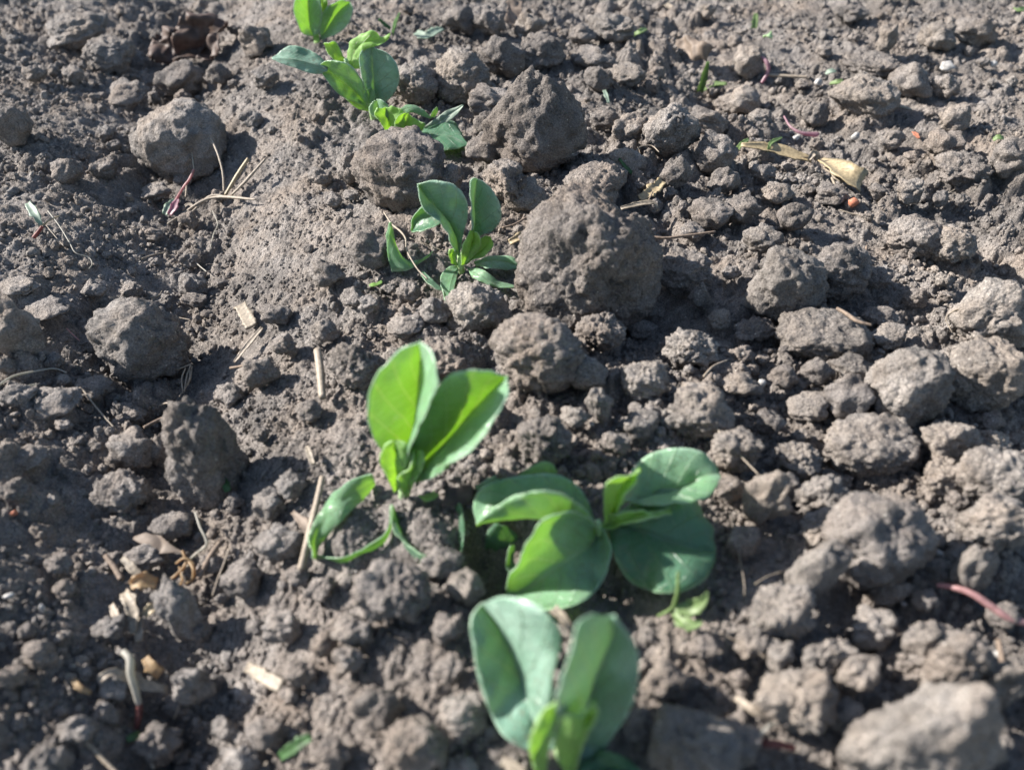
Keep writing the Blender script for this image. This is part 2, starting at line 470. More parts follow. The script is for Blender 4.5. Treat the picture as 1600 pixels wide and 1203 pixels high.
def clod_verts(sub, seed, dims=(1, 1, 1), size=1.0, angular=0.5, lumps=1.0, rough=1.0, box=False):
    """a lump of aggregated soil: facets, knobs and crumbs; dims = half axes in units of size (m)"""
    D, F = ico(sub)
    rg = np.random.RandomState(seed)
    r = np.ones(len(D))
    K = rg.randint(7, 12)
    for _ in range(K):
        nrm = rg.normal(size=3); nrm /= np.linalg.norm(nrm)
        off = rg.uniform(0.62, 0.95) * (1 - 0.10 * angular) + (1 - angular) * 0.12
        dn = D @ nrm
        lim = np.where(dn > 0.05, off / np.maximum(dn, 0.05), 9)
        k = 14.0
        r = -np.log(np.exp(-k * r) + np.exp(-k * np.minimum(lim, 3))) / k
    r = r / np.percentile(r, 88)
    if box: r = 0.35 * r + 0.65 * (np.abs(D) ** 3.6).sum(1) ** (-1 / 3.6)
    S0 = seed % 97 * 3.7
    Q = D + S0
    r = r + 0.20 * lumps * perlin(Q, 1.5, 1) + 0.11 * perlin(Q, 3.1, 2)
    wq = Q + 0.10 * np.stack([perlin(Q, 4, 5), perlin(Q, 4, 6), perlin(Q, 4, 7)], -1)
    am = np.clip(0.6 + 1.2 * perlin(Q, 2, 9), 0.15, 1.2)
    r = r + am * (0.11 * lumps * (domes3(wq, 2.1, seed % 1000 + 3) - 0.25) + 0.06 * lumps * (domes3(wq, 4.6, seed % 1000 + 5) - 0.25))
    V = D * r[:, None] * np.array(dims)
    # relief of constant real size, so that big clods look as crumbly as the soil round them
    Vm = V * size + S0 * 0.37
    Nn = D / np.array(dims); Nn /= np.linalg.norm(Nn, axis=1)[:, None]
    fine = 0.0016 * perlin(Vm, 160, 3) + 0.0012 * perlin(Vm, 420, 4)
    fine = fine + rough * 0.0034 * np.clip(.5 + 1.5 * perlin(Vm, 70, 6), 0, 1) * (domes3(Vm, 230, seed % 1000 + 9) - 0.3)
    if sub >= 5:
        fine = fine + 0.0018 * (domes3(Vm, 560, seed % 1000 + 11) - 0.3) + 0.0004 * perlin(Vm, 1100, 8)
    if sub >= 5:
        cr = np.clip(1 - np.abs(perlin(Vm, 48, 13) + .3 * perlin(Vm, 190, 14)) / 0.04, 0, 1) * np.clip(perlin(Vm, 30, 15) * 5, 0, 1)
        fine = fine - 0.0022 * cr
    V = V * size
    lo, hi = V.min(0), V.max(0)
    V = (V - (lo + hi) / 2) * (2 * size * np.array(dims) / (hi - lo))
    V = V + Nn * fine[:, None] * min(1.0, size / 0.012)
    return V, F

def place_ellipsoid(px, py, w, h, sink=0.28):
    w, h = w * 1.03, h * 1.10
    py = py + 0.045 * h
    d0 = ray(px, py)
    rz = 0.01
    for _ in range(10):
        c, t = hit(px, py, rz * (1 - sink * 1.0))
        th = math.atan2(-d0.z, d0.y)
        rx = w / 2 * t / FPX
        a = h / 2 * t / FPX
        ry = rx * 0.85
        q = a * a - (ry * math.sin(th)) ** 2
        if q < (0.45 * a) ** 2:
            rz_n = 0.55 * a / math.cos(th)
            ry = math.sqrt(max(a * a - (rz_n * math.cos(th)) ** 2, 1e-8)) / math.sin(th)
        else:
            rz_n = math.sqrt(q) / math.cos(th)
        rz_n = min(rz_n, (2.1 if h > 1.3 * w else 1.0) * rx)
        rz = 0.5 * rz + 0.5 * rz_n
    return c, rx, ry, rz, t

# photo measurements: centre, width, height of each clod; optional material letter and lean
CL = [(922,390,222,222,'d'),(935,285,105,62),(280,212,142,112),(622,260,150,104,'d'),(548,262,40,60),(703,277,48,42),(836,184,156,150,'d'),(720,116,92,76),
(1048,205,88,92,'g'),(1115,238,66,80),(1228,440,125,112,'p'),(1312,418,95,92),(1284,520,140,72,'p'),(838,548,142,118),(750,476,98,78),
(214,530,142,132,'g'),(24,520,70,96,'g'),(312,698,106,182,'n'),(190,766,92,66),(1358,690,150,86,'p'),(1420,592,124,150,'p'),
(1538,575,110,102,'p'),(1550,485,120,105,'p'),(1482,685,88,72,'p'),(1478,741,84,62,'p'),(1552,745,110,105,'p'),(1368,838,160,165,'n'),
(1283,772,78,66,'p'),(1292,822,84,52,'p',-20),(1275,885,72,150,'p',32),(1196,772,70,92,'p'),(1215,952,104,112,'p'),(1242,1092,124,112,'p'),
(1455,1150,280,165,'p'),(1085,1165,135,120,'p'),(1555,812,100,84,'p'),(1520,885,62,92,'p'),(1362,980,66,78),(1440,1000,62,54,'p'),
(1492,1032,80,112),(1570,1060,70,120),(1290,1026,90,50,'p'),(1218,1022,52,44,'p'),(552,568,78,76),(700,556,92,62),(850,682,88,88,'d'),  # the last clod's dark letter puts the shade it lies in into its colour
(937,516,78,60),(918,582,60,52),(938,632,42,56),(1092,636,112,84,'p'),(1150,702,74,84),(1080,540,84,60),(1008,590,74,60),
(405,582,56,48),(445,536,42,36),(430,490,50,34),(510,426,56,46),(575,386,72,58),(680,482,52,52),(577,476,32,38),(553,462,42,32),
(640,455,38,32),(1068,424,86,62),(790,282,78,62),(760,230,66,42),(870,215,66,56),(120,50,92,50),(170,86,76,50),(283,126,66,52),
(286,153,28,24),(196,146,72,36),(342,116,38,40),(400,60,50,46),(105,266,46,38),(20,190,72,84),(246,300,46,30),(55,115,36,26),
(415,120,42,30),(719,28,52,44),(766,34,48,50),(827,37,46,36),(955,40,84,42),(840,80,88,52),(785,86,72,62),(911,52,42,30),
(648,126,84,62),(930,90,72,36),(980,116,62,32),(935,120,46,36),(762,160,62,46),(762,196,46,52),(840,222,62,42),
(982,250,62,42),(942,186,42,32),(982,203,52,52),(1056,266,46,56),(820,302,72,42),(1161,155,56,42),(1107,186,58,36),(1188,182,36,26),
(1350,150,112,62),(1365,98,84,36),(1330,22,52,28),(1522,47,62,46),(1465,55,56,42),(1478,133,42,38),(1425,125,62,50),
(1492,185,52,42),(1394,217,42,34,'g'),(1475,222,62,46),(1505,260,82,46),(1582,245,72,56),(1134,280,46,40),(1168,95,50,56),
(1275,175,42,40),(1420,300,42,36),(1240,338,52,56),(1430,365,86,62),(1482,380,82,62),(1374,300,36,24),(1385,62,34,46),
(1182,512,74,34),(1377,495,60,30),(1276,580,50,52),(1325,620,72,66),(1263,632,62,42),(1330,572,70,40),(1200,656,46,44),
(1245,717,76,56,'p'),(1306,748,46,36,'p'),(1228,756,44,46),(1158,552,36,42),(1095,462,36,46),(1388,522,60,36,'p'),(1370,430,42,32),
(1495,780,36,32),(1555,685,52,32,'p'),(30,447,56,32),(145,450,42,30),(205,453,36,26),(300,443,46,36),(305,467,36,22),(28,617,52,38),
(90,628,72,46,'g'),(203,643,52,32),(145,606,52,36),(208,702,66,62),(250,702,36,52),(22,766,46,52),(507,516,42,36),
(83,563,28,22),(408,677,24,22),(455,757,52,42),(75,485,72,42),(435,846,72,56),(280,952,62,82),(313,985,32,30),(303,1070,62,92),
(175,1070,52,46),(270,820,62,46),(228,868,60,40),(400,978,32,32),(275,1100,42,38),(418,1146,62,50),(615,925,122,92),(728,915,62,52),
(690,875,70,48),(702,1045,42,38),(650,1160,100,80),(725,1112,76,92),(590,1100,70,62),(555,985,62,52),(700,980,52,42),
(1000,1130,56,52),(635,505,60,36),(1140,160,46,30),(1300,300,46,30),(1215,300,50,32),(1160,325,60,44),(1110,330,66,44),(1190,372,60,44),
(640,610,50,40),(480,640,44,32),(700,620,46,38),(1160,600,56,40),(1000,660,60,44),(900,650,46,38),(960,690,50,40),(1140,760,50,44),
(1160,845,56,48),(1180,1000,60,46),(1100,1010,52,40),(1040,1060,70,60),(1150,1160,70,60),(1340,1050,70,60),(1330,1120,56,50),(1390,920,60,44),
(470,1050,50,40),(500,920,46,36),(380,1180,60,48),(90,880,44,34),(60,1020,52,42),(120,1140,56,44),(330,880,40,32),(520,1180,60,50)]

LAND = [(922,388,'biggest clod'),(280,212,'round dark furrow clod'),(290,60,'brown dead leaf'),(625,255,'cracked grey clod'),(500,35,'farthest bean seedling'),
(590,120,'long-leaved bean seedling'),(660,205,'pale-tipped bean seedling'),(838,180,'peaked clod'),(720,350,'cupped seedling'),
(1260,240,'yellow straw husk'),(1333,316,'orange grit'),(1200,100,'purple upright stem'),(1480,100,'white pebble'),(1230,440,'pale knobbly clod'),
(1284,520,'flat pale clod'),(1420,592,'tall pale clod'),(1358,690,'brick-shaped pale clod'),(1375,830,'notched pale clod'),(1530,940,'pink stem'),
(1450,1130,'blurred front clod'),(1040,850,'dark broad bean leaf'),(680,640,'tall two-leaved seedling'),(530,820,'soil-filled low leaf'),
(312,690,'tall clod in the furrow'),(214,530,'grey cracked furrow clod'),(50,340,'red-stemmed weed'),(320,300,'dry stalk tangle'),(385,495,'pale straw chip'),
(500,585,'upright straw stub'),(240,890,'yellow husk tangle'),(210,1060,'white and red root'),(415,1060,'pale wood chip'),(870,1060,'nearest bean seedling'),
(30,600,'white root at the frame edge'),(1090,120,'forked green sprout'),(615,925,'broad low lump'),(840,545,'domed clod')]

DENS_SKIP = [(860,850,130,120),(1040,820,110,130),(870,1080,140,140),(1070,940,60,50),(660,660,150,110),(570,820,110,70),(725,380,110,90),(560,130,150,110),(500,30,70,70),(690,210,60,40),(290,60,70,60),(440,560,70,200),(400,400,60,80),(560,640,60,60)]
rects = [(c[0], c[1], c[2] / 2, c[3] / 2) for c in CL]
tries = 0
auto = []
while len(CL) + len(auto) < 292 and tries < 20000:
    tries += 1
    x, y = rnd.uniform(5, 1595), rnd.uniform(5, 1195)
    pr = 0.45 + 0.55 * (x > 700) + 0.2 * (y < 300)
    if rnd.random() > pr: continue
    if any(abs(x - a) < c and abs(y - b) < d for a, b, c, d in DENS_SKIP): continue
    sc = (0.45 + 0.75 * y / 1203)
    w = rnd.choice((24, 28, 32, 36, 42, 50)) * sc * 1.25
    h = w * rnd.uniform(0.62, 0.95)
    if any((x - a) ** 2 / (c + w * .45) ** 2 + (y - b) ** 2 / (d + h * .45) ** 2 < 1 for a, b, c, d in rects): continue
    auto.append((x, y, w, h)); rects.append((x, y, w / 2, h / 2))

def direction(dx, dy):
    a = math.degrees(math.atan2(-dy, dx)) % 360
    return ['to the right of', 'behind and right of', 'directly behind', 'behind and left of', 'to the left of',
            'in front and left of', 'directly in front of', 'in front and right of'][int((a + 22.5) // 45) % 8]
ORD = ['', 'second ', 'third ', 'fourth ', 'fifth ', 'sixth ', 'seventh ', 'eighth ', 'ninth ', 'tenth ', 'eleventh ', 'twelfth ']
SPECIAL = {(922,390): 'biggest clod, rough grey-brown boulder of soil beside the small cupped seedling',
 (280,212): 'round dark clod with lit left side standing behind the dry stalk tangle',
 (622,260): 'cracked grey clod lying in front of the pale-tipped bean seedling',
 (836,184): 'peaked clod rising to a blunt tip behind the biggest clod',
 (1228,440): 'pale knobbly clod with deep shade under its front edge',
 (1284,520): 'flat pale slab-like clod under the dark twig',
 (1420,592): 'tall pale clod with pitted top above the brick-shaped clod',
 (1358,690): 'brick-shaped pale clod with a dark gap beneath it',
 (1368,838): 'large notched pale clod throwing deep shade, behind the pink stem',
 (1455,1150): 'very large blurred pale clod nearest the camera in the foreground',
 (312,698): 'tall smooth clod standing in the furrow with a green sprout at its foot',
 (214,530): 'grey cracked clod with a pale crest in the furrow',
 (838,548): 'domed smooth clod with a fine root over its shaded front',
 (24,520): 'weathered grey clod cut off by the left frame edge',
 (1085,1165): 'blurred pale clod with a white fleck beside the red stem bits',
 (615,925): 'broad low lump of soil in front of the soil-filled leaf'}
meta = []
for c in CL + auto:
    x, y, w, h = c[:4]
    best = min((L for L in LAND if not (abs(L[0] - x) < 4 and abs(L[1] - y) < 4)), key=lambda L: (L[0] - x) ** 2 + 1.4 * (L[1] - y) ** 2)
    meta.append((best[2], direction(x - best[0], y - best[1]), math.hypot(x - best[0], y - best[1])))
rank = {}
for i in sorted(range(len(meta)), key=lambda i: meta[i][2]):
    k = meta[i][:2]
    rank[i] = sum(1 for j in range(len(meta)) if meta[j][:2] == k and meta[j][2] < meta[i][2])
def clod_label(i, c):
    if (c[0], c[1]) in SPECIAL: return SPECIAL[(c[0], c[1])]
    x, y, w, h = c[:4]
    sz = 'tiny' if w < 30 else 'small' if w < 50 else 'mid-sized' if w < 80 else 'large'
    sh = 'upright' if h > 1.12 * w else 'rounded' if h > 0.78 * w else 'low' if h > 0.62 * w else 'flat'
    L, d, _ = meta[i]
    r_ = rank[i]
    o_ = (ORD[r_] + 'nearest') if r_ else 'nearest'
    t_ = f'{sz} {sh} clod, {o_} {d} the {L}'
    return t_ if len(t_.split()) <= 16 else f'{sz} clod, {o_} {d} the {L}'

protos = []
for k in range(26):
    V, F = clod_verts(4, 500 + k, (1, .95, .9), 0.011, 0.5 + 0.4 * (k % 3) / 2, 1.0)
    protos.append((V / 0.011, F, {}))
def proto_mesh(k, m):
    V, F, cache = protos[k]
    if m.name not in cache: cache[m.name] = mesh_np('soil_clod', V, F, m)
    return cache[m.name]

MM = {'n': M_CLOD, 'p': M_PALECLOD, 'g': M_GREYCLOD, 'd': M_DARKCLOD}
for i, c in enumerate(CL + auto):
    px, py, w, h = c[:4]
    km = c[4] if len(c) > 4 else rnd.choice('nnp' if px > 700 else 'nng')
    lean = c[5] if len(c) > 5 else 0
    C, rx, ry, rz, t = place_ellipsoid(px, py, w, h)
    if w >= 74:
        rnd_ = (px, py) in ((836, 184), (922, 390), (838, 548), (280, 212), (850, 682), (720, 116))
        V, F = clod_verts(6 if w > 200 and py < 500 else 5, 31 + i * 17, (1, ry / rx, rz / rx), rx, 0.15 if rnd_ else 0.8 if km == 'p' else 0.6, 0.45 if rnd_ else 0.7, 0.55 if km == 'p' else 1.0, (px, py) in ((1358, 690), (1284, 520), (1420, 592), (622, 260), (312, 698), (1538, 575), (1292, 822)))
        tp = {(836, 184): .42, (922, 390): .06, (312, 698): .16}.get((px, py), 0)
        V[:, :2] *= (1 - tp * np.clip(V[:, 2:] / rz, -1, 1))
        o = obj('soil_clod', mesh_np('soil_clod', V, F, MM[km]), None, C)
        o.rotation_euler = (0, R(lean), rnd.uniform(-.35, .35))
    else:
        o = obj('soil_clod', proto_mesh(i % 26, MM[km]), None, C)
        o.scale = (rx * 1.02, ry * 1.05, rz * 1.05)
        o.rotation_euler = (rnd.uniform(-.25, .25), rnd.uniform(-.25, .25), rnd.choice((0, math.pi)) + rnd.uniform(-.4, .4))
    tag(o, clod_label(i, c), 'clod', 'clods of soil lying on the bed')

# ------------------------------------------------------------------ crumbs: thousands of small soil crumbs, one object
def build_crumbs():
    hid = bpy.data.collections.new('crumb_shapes')
    for k in range(14):
        V, F = clod_verts(3, 900 + k, (1, 0.9, 0.85), 0.004, 0.6, 1.15)
        o = bpy.data.objects.new('crumb_shape', mesh_np('crumb_shape', V / 0.004, F, (M_CLOD, M_SOIL, M_GREYCLOD, M_PALECLOD)[k % 4]))
        hid.objects.link(o)
    rg = np.random.RandomState(5)
    N = 150000
    # denser close to the camera, where single crumbs can be made out
    y = 0.06 + 0.95 * rg.rand(N) ** 1.35
    x = (rg.rand(N) * 2 - 1) * (0.25 + 0.52 * y)
    P = np.stack([x, y, np.zeros(N)], -1)
    o_ = x - rowx(y)
    dens = np.clip(0.50 + 1.3 * perlin(P, 14, 71) + 0.9 * perlin(P, 45, 72), 0.06, 1)
    flank = np.exp(-((o_ + 0.092) / 0.042) ** 2)
    dens = dens * (1 - 0.45 * flank)
    keep = rg.rand(N) < dens
    x, y, flank = x[keep], y[keep], flank[keep]
    n = len(x)
    u = rg.rand(n)
    a, b, e = 0.0006, 0.0046, -1.9
    r = (a ** e + u * (b ** e - a ** e)) ** (1 / e)
    r = np.where(rg.rand(n) < flank * 0.93, np.minimum(r, 0.0009 + 0.0006 * rg.rand(n)), r)
    z = ground_z(x, y, fine=False) + r * 0.45
    me = bpy.data.meshes.new('soil_crumbs')
    me.vertices.add(n); me.vertices.foreach_set('co', np.stack([x, y, z], -1).astype(np.float32).ravel())
    sc = np.stack([r * rg.uniform(.8, 1.25, n), r * rg.uniform(.8, 1.2, n), r * rg.uniform(.65, 1.0, n)], -1)
    ro = rg.uniform(0, 6.28, (n, 3))
    at = me.attributes.new('csc', 'FLOAT_VECTOR', 'POINT'); at.data.foreach_set('vector', sc.astype(np.float32).ravel())
    at = me.attributes.new('cro', 'FLOAT_VECTOR', 'POINT'); at.data.foreach_set('vector', ro.astype(np.float32).ravel())
    at = me.attributes.new('cid', 'INT', 'POINT'); at.data.foreach_set('value', rg.randint(0, 14, n).astype(np.int32))
    ob = obj('soil_crumbs', me)
    ob['kind'] = 'stuff'
    g = bpy.data.node_groups.new('scatter_crumbs', 'GeometryNodeTree')
    g.interface.new_socket('Geometry', in_out='INPUT', socket_type='NodeSocketGeometry')
    g.interface.new_socket('Geometry', in_out='OUTPUT', socket_type='NodeSocketGeometry')
    gi, go = g.nodes.new('NodeGroupInput'), g.nodes.new('NodeGroupOutput')
    ci = g.nodes.new('GeometryNodeCollectionInfo'); ci.inputs[0].default_value = hid
    ci.inputs['Separate Children'].default_value = True; ci.inputs['Reset Children'].default_value = True
    ip = g.nodes.new('GeometryNodeInstanceOnPoints'); ip.inputs['Pick Instance'].default_value = True
    def na(nm, ty):
        q = g.nodes.new('GeometryNodeInputNamedAttribute'); q.data_type = ty; q.inputs[0].default_value = nm
        return q.outputs[0]
    er = g.nodes.new('FunctionNodeEulerToRotation')
    g.links.new(na('cro', 'FLOAT_VECTOR'), er.inputs[0])
    g.links.new(gi.outputs[0], ip.inputs['Points'])
    g.links.new(ci.outputs[0], ip.inputs['Instance'])
    g.links.new(na('cid', 'INT'), ip.inputs['Instance Index'])
    g.links.new(er.outputs[0], ip.inputs['Rotation'])
    g.links.new(na('csc', 'FLOAT_VECTOR'), ip.inputs['Scale'])
    g.links.new(ip.outputs[0], go.inputs[0])
    md = ob.modifiers.new('scatter', 'NODES'); md.node_group = g
build_crumbs()

# ------------------------------------------------------------------ bean seedlings
def on_plane(px, py, yy):
    d = ray(px, py)
    t = yy / d.y
    return Vector((d.x * t, yy, CAM_H + d.z * t))

def leaf_point(px, py, yy, clamp, lift=0.0015):
    p = on_plane(px, py, yy)
    if clamp and p.z < coarse(p.x, p.y) + lift:
        p, _ = hit(px, py, lift)
    return p

def leaf_mesh(by, left, mid, right, dy=(0, 0), dl=-0.01, dr=-0.01, bulge=0.10, clamp=(1, 1, 1), thick=0.00045, wave=0.0011, m=None, seed=0, dm=0.0, lift=0.003, lifts=None):
    """a leaf blade lofted over its left margin, midrib and right margin (base to tip);
       dy: distance behind the plant's base at the blade's base and tip, dl/dr: how far each margin stands out"""
    NL, NW = 34, 9
    t = np.linspace(0, 1, NL)
    rows = []
    for pts, off, cl in ((left, dl, clamp[0]), (mid, dm, clamp[1]), (right, dr, clamp[2])):
        C = catmull(pts, NL)
        yy = by + dy[0] + (dy[1] - dy[0]) * t + off * np.sin(np.pi * np.clip(t * 0.93 + 0.03, 0, 1)) ** 0.8
        rows.append(np.array([leaf_point(C[k, 0], C[k, 1], yy[k], cl, (0.002 + (lift - 0.002) * min(1, 3 * t[k])) if lifts is None else lifts[len(rows)]) for k in range(NL)]))
    L, Mi, Rg = rows
    for A in rows:   # soften kinks left where the blade meets the soil
        for _ in range(2): A[1:-1] = 0.25 * A[:-2] + 0.5 * A[1:-1] + 0.25 * A[2:]
    if m is M_YOUNG: wave, bulge = wave * 2.0, bulge + .05
    grid = np.zeros((NL, 2 * NW + 1, 3))
    tan = np.gradient(Mi, axis=0)
    for side, E in ((-1, L), (1, Rg)):
        v = E - Mi
        nrm = np.cross(tan, v) * (-side)
        nl = np.linalg.norm(nrm, axis=1)[:, None]; nrm = nrm / np.maximum(nl, 1e-9)
        wv = np.linalg.norm(v, axis=1)[:, None]
        for j in range(NW + 1):
            s = j / NW
            p = Mi + v * s + nrm * (bulge * wv * math.sin(math.pi * s) ** 0.9)
            if j == 0: p = Mi.copy()
            grid[:, NW + side * j] = p
    G = grid.reshape(-1, 3)
    W = 2 * NW + 1
    # uneven blade
    dun = np.gradient(grid, axis=0); dvn = np.gradient(grid, axis=1)
    N = np.cross(dun.reshape(-1, 3), dvn.reshape(-1, 3)); N /= np.maximum(np.linalg.norm(N, axis=1), 1e-9)[:, None]
    uu = np.tile(np.abs(np.linspace(-1, 1, W)), NL)
    G = G + N * (wave * (0.4 + uu) * fbm(G + seed, 110, 2, 5))[:, None]
    th = np.full(len(G), thick / 2)
    A, B = G + N * th[:, None], G - N * th[:, None]
    V = np.vstack([A, B]); n0 = len(G)
    idx = np.arange(n0).reshape(NL, W)
    F = [np.stack([idx[:-1, :-1].ravel(), idx[:-1, 1:].ravel(), idx[1:, 1:].ravel(), idx[1:, :-1].ravel()], -1)]
    F.append(F[0][:, ::-1] + n0)
    loop = np.concatenate([idx[0, :], idx[1:, -1], idx[-1, -2::-1], idx[-2:0:-1, 0]])
    nx_ = np.roll(loop, -1)
    F.append(np.stack([loop, loop + n0, nx_ + n0, nx_], -1))
    uvx = np.tile(np.linspace(0, 1, W), NL); uvy = np.repeat(t, W)
    uv = np.stack([uvx, uvy], -1)
    return mesh_np('leaf', V, np.vstack(F), m or M_LEAF, np.vstack([uv, uv]))

def tube_mesh(name, pts, rad, m, sides=7, n=None, closed_tip=True):
    P = catmull(pts, n or max(8, 6 * len(pts)))
    k = len(P)
    rr = np.interp(np.linspace(0, 1, k), np.linspace(0, 1, len(rad)), rad)
    T = np.gradient(P, axis=0); T /= np.maximum(np.linalg.norm(T, axis=1), 1e-9)[:, None]
    ref = np.array([0.3, 0.2, 1.0]); V = []
    for i in range(k):
        a = np.cross(T[i], ref); a /= max(np.linalg.norm(a), 1e-6); b = np.cross(T[i], a)
        for s in range(sides):
            an = 2 * math.pi * s / sides
            V.append(P[i] + rr[i] * (math.cos(an) * a + math.sin(an) * b))
    V.append(P[0]); V.append(P[-1])
    F = []
    for i in range(k - 1):
        for s in range(sides):
            F.append((i * sides + s, i * sides + (s + 1) % sides, (i + 1) * sides + (s + 1) % sides, (i + 1) * sides + s))
    e = len(V)
    for s in range(sides):
        F.append((e - 2, (s + 1) % sides, s, s))
        F.append((e - 1, (k - 1) * sides + s, (k - 1) * sides + (s + 1) % sides, (k - 1) * sides + (s + 1) % sides))
    me = bpy.data.meshes.new(name)
    me.from_pydata([tuple(v) for v in V], [], [tuple(dict.fromkeys(f)) for f in F])
    for p in me.polygons: p.use_smooth = True
    me.materials.append(m)
    return me

def localise(o, root):
    o.parent = root
    o.matrix_parent_inverse = Matrix.Translation(-root.location)

def seedling(base, label, leaves, stems=(), sub=True):
    p, _ = hit(*base)
    root = thing('bean_seedling', label, 'seedling', p, 'bean seedlings in the row')
    for k, lf in enumerate(leaves):
        lf = dict(lf); lab = lf.pop('label', None)
        o = obj('leaf', leaf_mesh(p.y, seed=k * 3.1 + base[0], **lf)); localise(o, root)
        if lab: o['label'] = lab
    for pts, rad, m in stems:
        q = [leaf_point(a, b, p.y + c, False) for a, b, c in pts]
        o = obj('stem', tube_mesh('stem', q, rad, m)); localise(o, root)
    return root

cm = 0.01
# --- nearest seedling, cut by the lower frame edge
seedling((878, 1175), 'nearest bean seedling, out of focus and cut by the lower frame edge', [
 dict(left=[(868,1170),(825,1172),(790,1152),(765,1112),(748,1062),(738,1008),(734,965),(752,944)],
      mid=[(868,1165),(845,1150),(832,1115),(820,1070),(802,1022),(780,978),(752,944)],
      right=[(872,1160),(862,1125),(864,1080),(866,1045),(875,1000),(862,962),(830,938),(785,930),(752,944)],
      dy=(0, 3.4*cm), dl=-0.5*cm, dr=-0.3*cm, dm=0.4*cm, bulge=.08, m=M_BLUELEAF, label='broad blue-green leaf leaning back'),
 dict(left=[(898,1200),(880,1150),(868,1092),(880,1052),(893,1010),(904,972),(925,958)],
      mid=[(902,1200),(908,1150),(915,1105),(928,1060),(945,1020),(960,982),(952,962)],
      right=[(910,1205),(945,1168),(982,1115),(998,1062),(995,1020),(982,988),(958,964)],
      dy=(0, 1.0*cm), dl=-1.3*cm, dr=-0.2*cm, dm=0.3*cm, bulge=.05, m=M_BLUELEAF, label='folded leaf with a greener half'),
 dict(left=[(838,1215),(826,1168),(832,1135),(850,1108),(868,1092)], mid=[(846,1215),(840,1170),(850,1135),(862,1112),(872,1093)],
      right=[(852,1215),(858,1175),(866,1140),(875,1115),(876,1095)], dy=(-.6*cm, -.6*cm), dl=-.3*cm, dr=-.4*cm, dm=.3*cm, m=M_YOUNG, bulge=.15),
 dict(left=[(885,1215),(868,1170),(872,1132),(888,1112),(905,1115),(925,1094)], mid=[(892,1215),(895,1175),(903,1140),(915,1118),(930,1095)],
      right=[(898,1215),(908,1175),(922,1140),(935,1112),(932,1096)], dy=(-.6*cm, -.5*cm), dl=-.4*cm, dr=-.4*cm, dm=.3*cm, m=M_YOUNG, bulge=.12),
 dict(left=[(895,1215),(915,1185),(945,1172),(975,1185),(1000,1205)], mid=[(900,1220),(930,1200),(965,1200),(1000,1210)],
      right=[(900,1225),(940,1222),(975,1222),(1005,1212)], dy=(-.2*cm, -.5*cm), dl=.2*cm, dr=-.5*cm, m=M_DARKLEAF),
], [([(880,1230,0),(878,1200,-.2*cm),(876,1170,-.3*cm)], [.0030,.0022], M_YOUNG)])
# --- pair of tangled seedlings to the right
seedling((938, 840), 'bean seedling with three curled leaves spread left and front, in the right-hand pair', [
 dict(left=[(930,812),(915,775),(893,750),(858,739),(815,743),(775,751),(745,768),(738,803),(744,818)],
      mid=[(930,820),(910,820),(885,816),(855,812),(820,808),(785,812),(760,817),(744,820)],
      right=[(930,818),(920,800),(902,785),(870,768),(828,768),(788,783),(755,808),(744,820)],
      dy=(0, -.2*cm), dl=1.7*cm, dr=-1.0*cm, dm=-.1*cm, bulge=.10, lift=.016, label='leaf curled over with its lit underside showing'),
 dict(left=[(934,824),(918,806),(890,798),(862,804),(838,828),(818,862),(792,908),(793,930)],
      mid=[(936,826),(928,848),(902,864),(865,890),(830,915),(797,934)],
      right=[(938,826),(952,848),(951,885),(932,922),(890,948),(842,951),(812,940),(797,934)],
      dy=(0, -1.6*cm), dl=-1.3*cm, dr=-1.7*cm, dm=.9*cm, bulge=.10, lift=.010, label='front leaf, half dark and half pale'),
 dict(left=[(800,752),(815,738),(838,724),(858,721),(870,735)], mid=[(805,756),(830,745),(850,738),(869,740)], right=[(812,760),(835,756),(860,752),(869,745)],
      dy=(1.8*cm, 2.0*cm), dl=.2*cm, dr=-.2*cm, m=M_LEAF),
 dict(left=[(800,915),(793,895),(790,870),(797,850)], mid=[(805,912),(800,895),(796,872),(800,852)], right=[(812,905),(806,890),(803,872),(804,852)],
      dy=(-.4*cm, 0), dl=-.2*cm, dr=.2*cm, m=M_DARKLEAF),
 dict(left=[(768,900),(758,870),(760,835),(772,818)], mid=[(775,905),(785,870),(788,840),(778,818)], right=[(785,905),(812,880),(815,845),(788,820)],
      dy=(.2*cm, .6*cm), dl=.1*cm, dr=.3*cm, m=M_DARKLEAF, clamp=(0,0,0)),
], [([(940,850,0),(938,832,-.1*cm),(934,815,-.1*cm)], [.0024,.0016], M_YOUNG)])
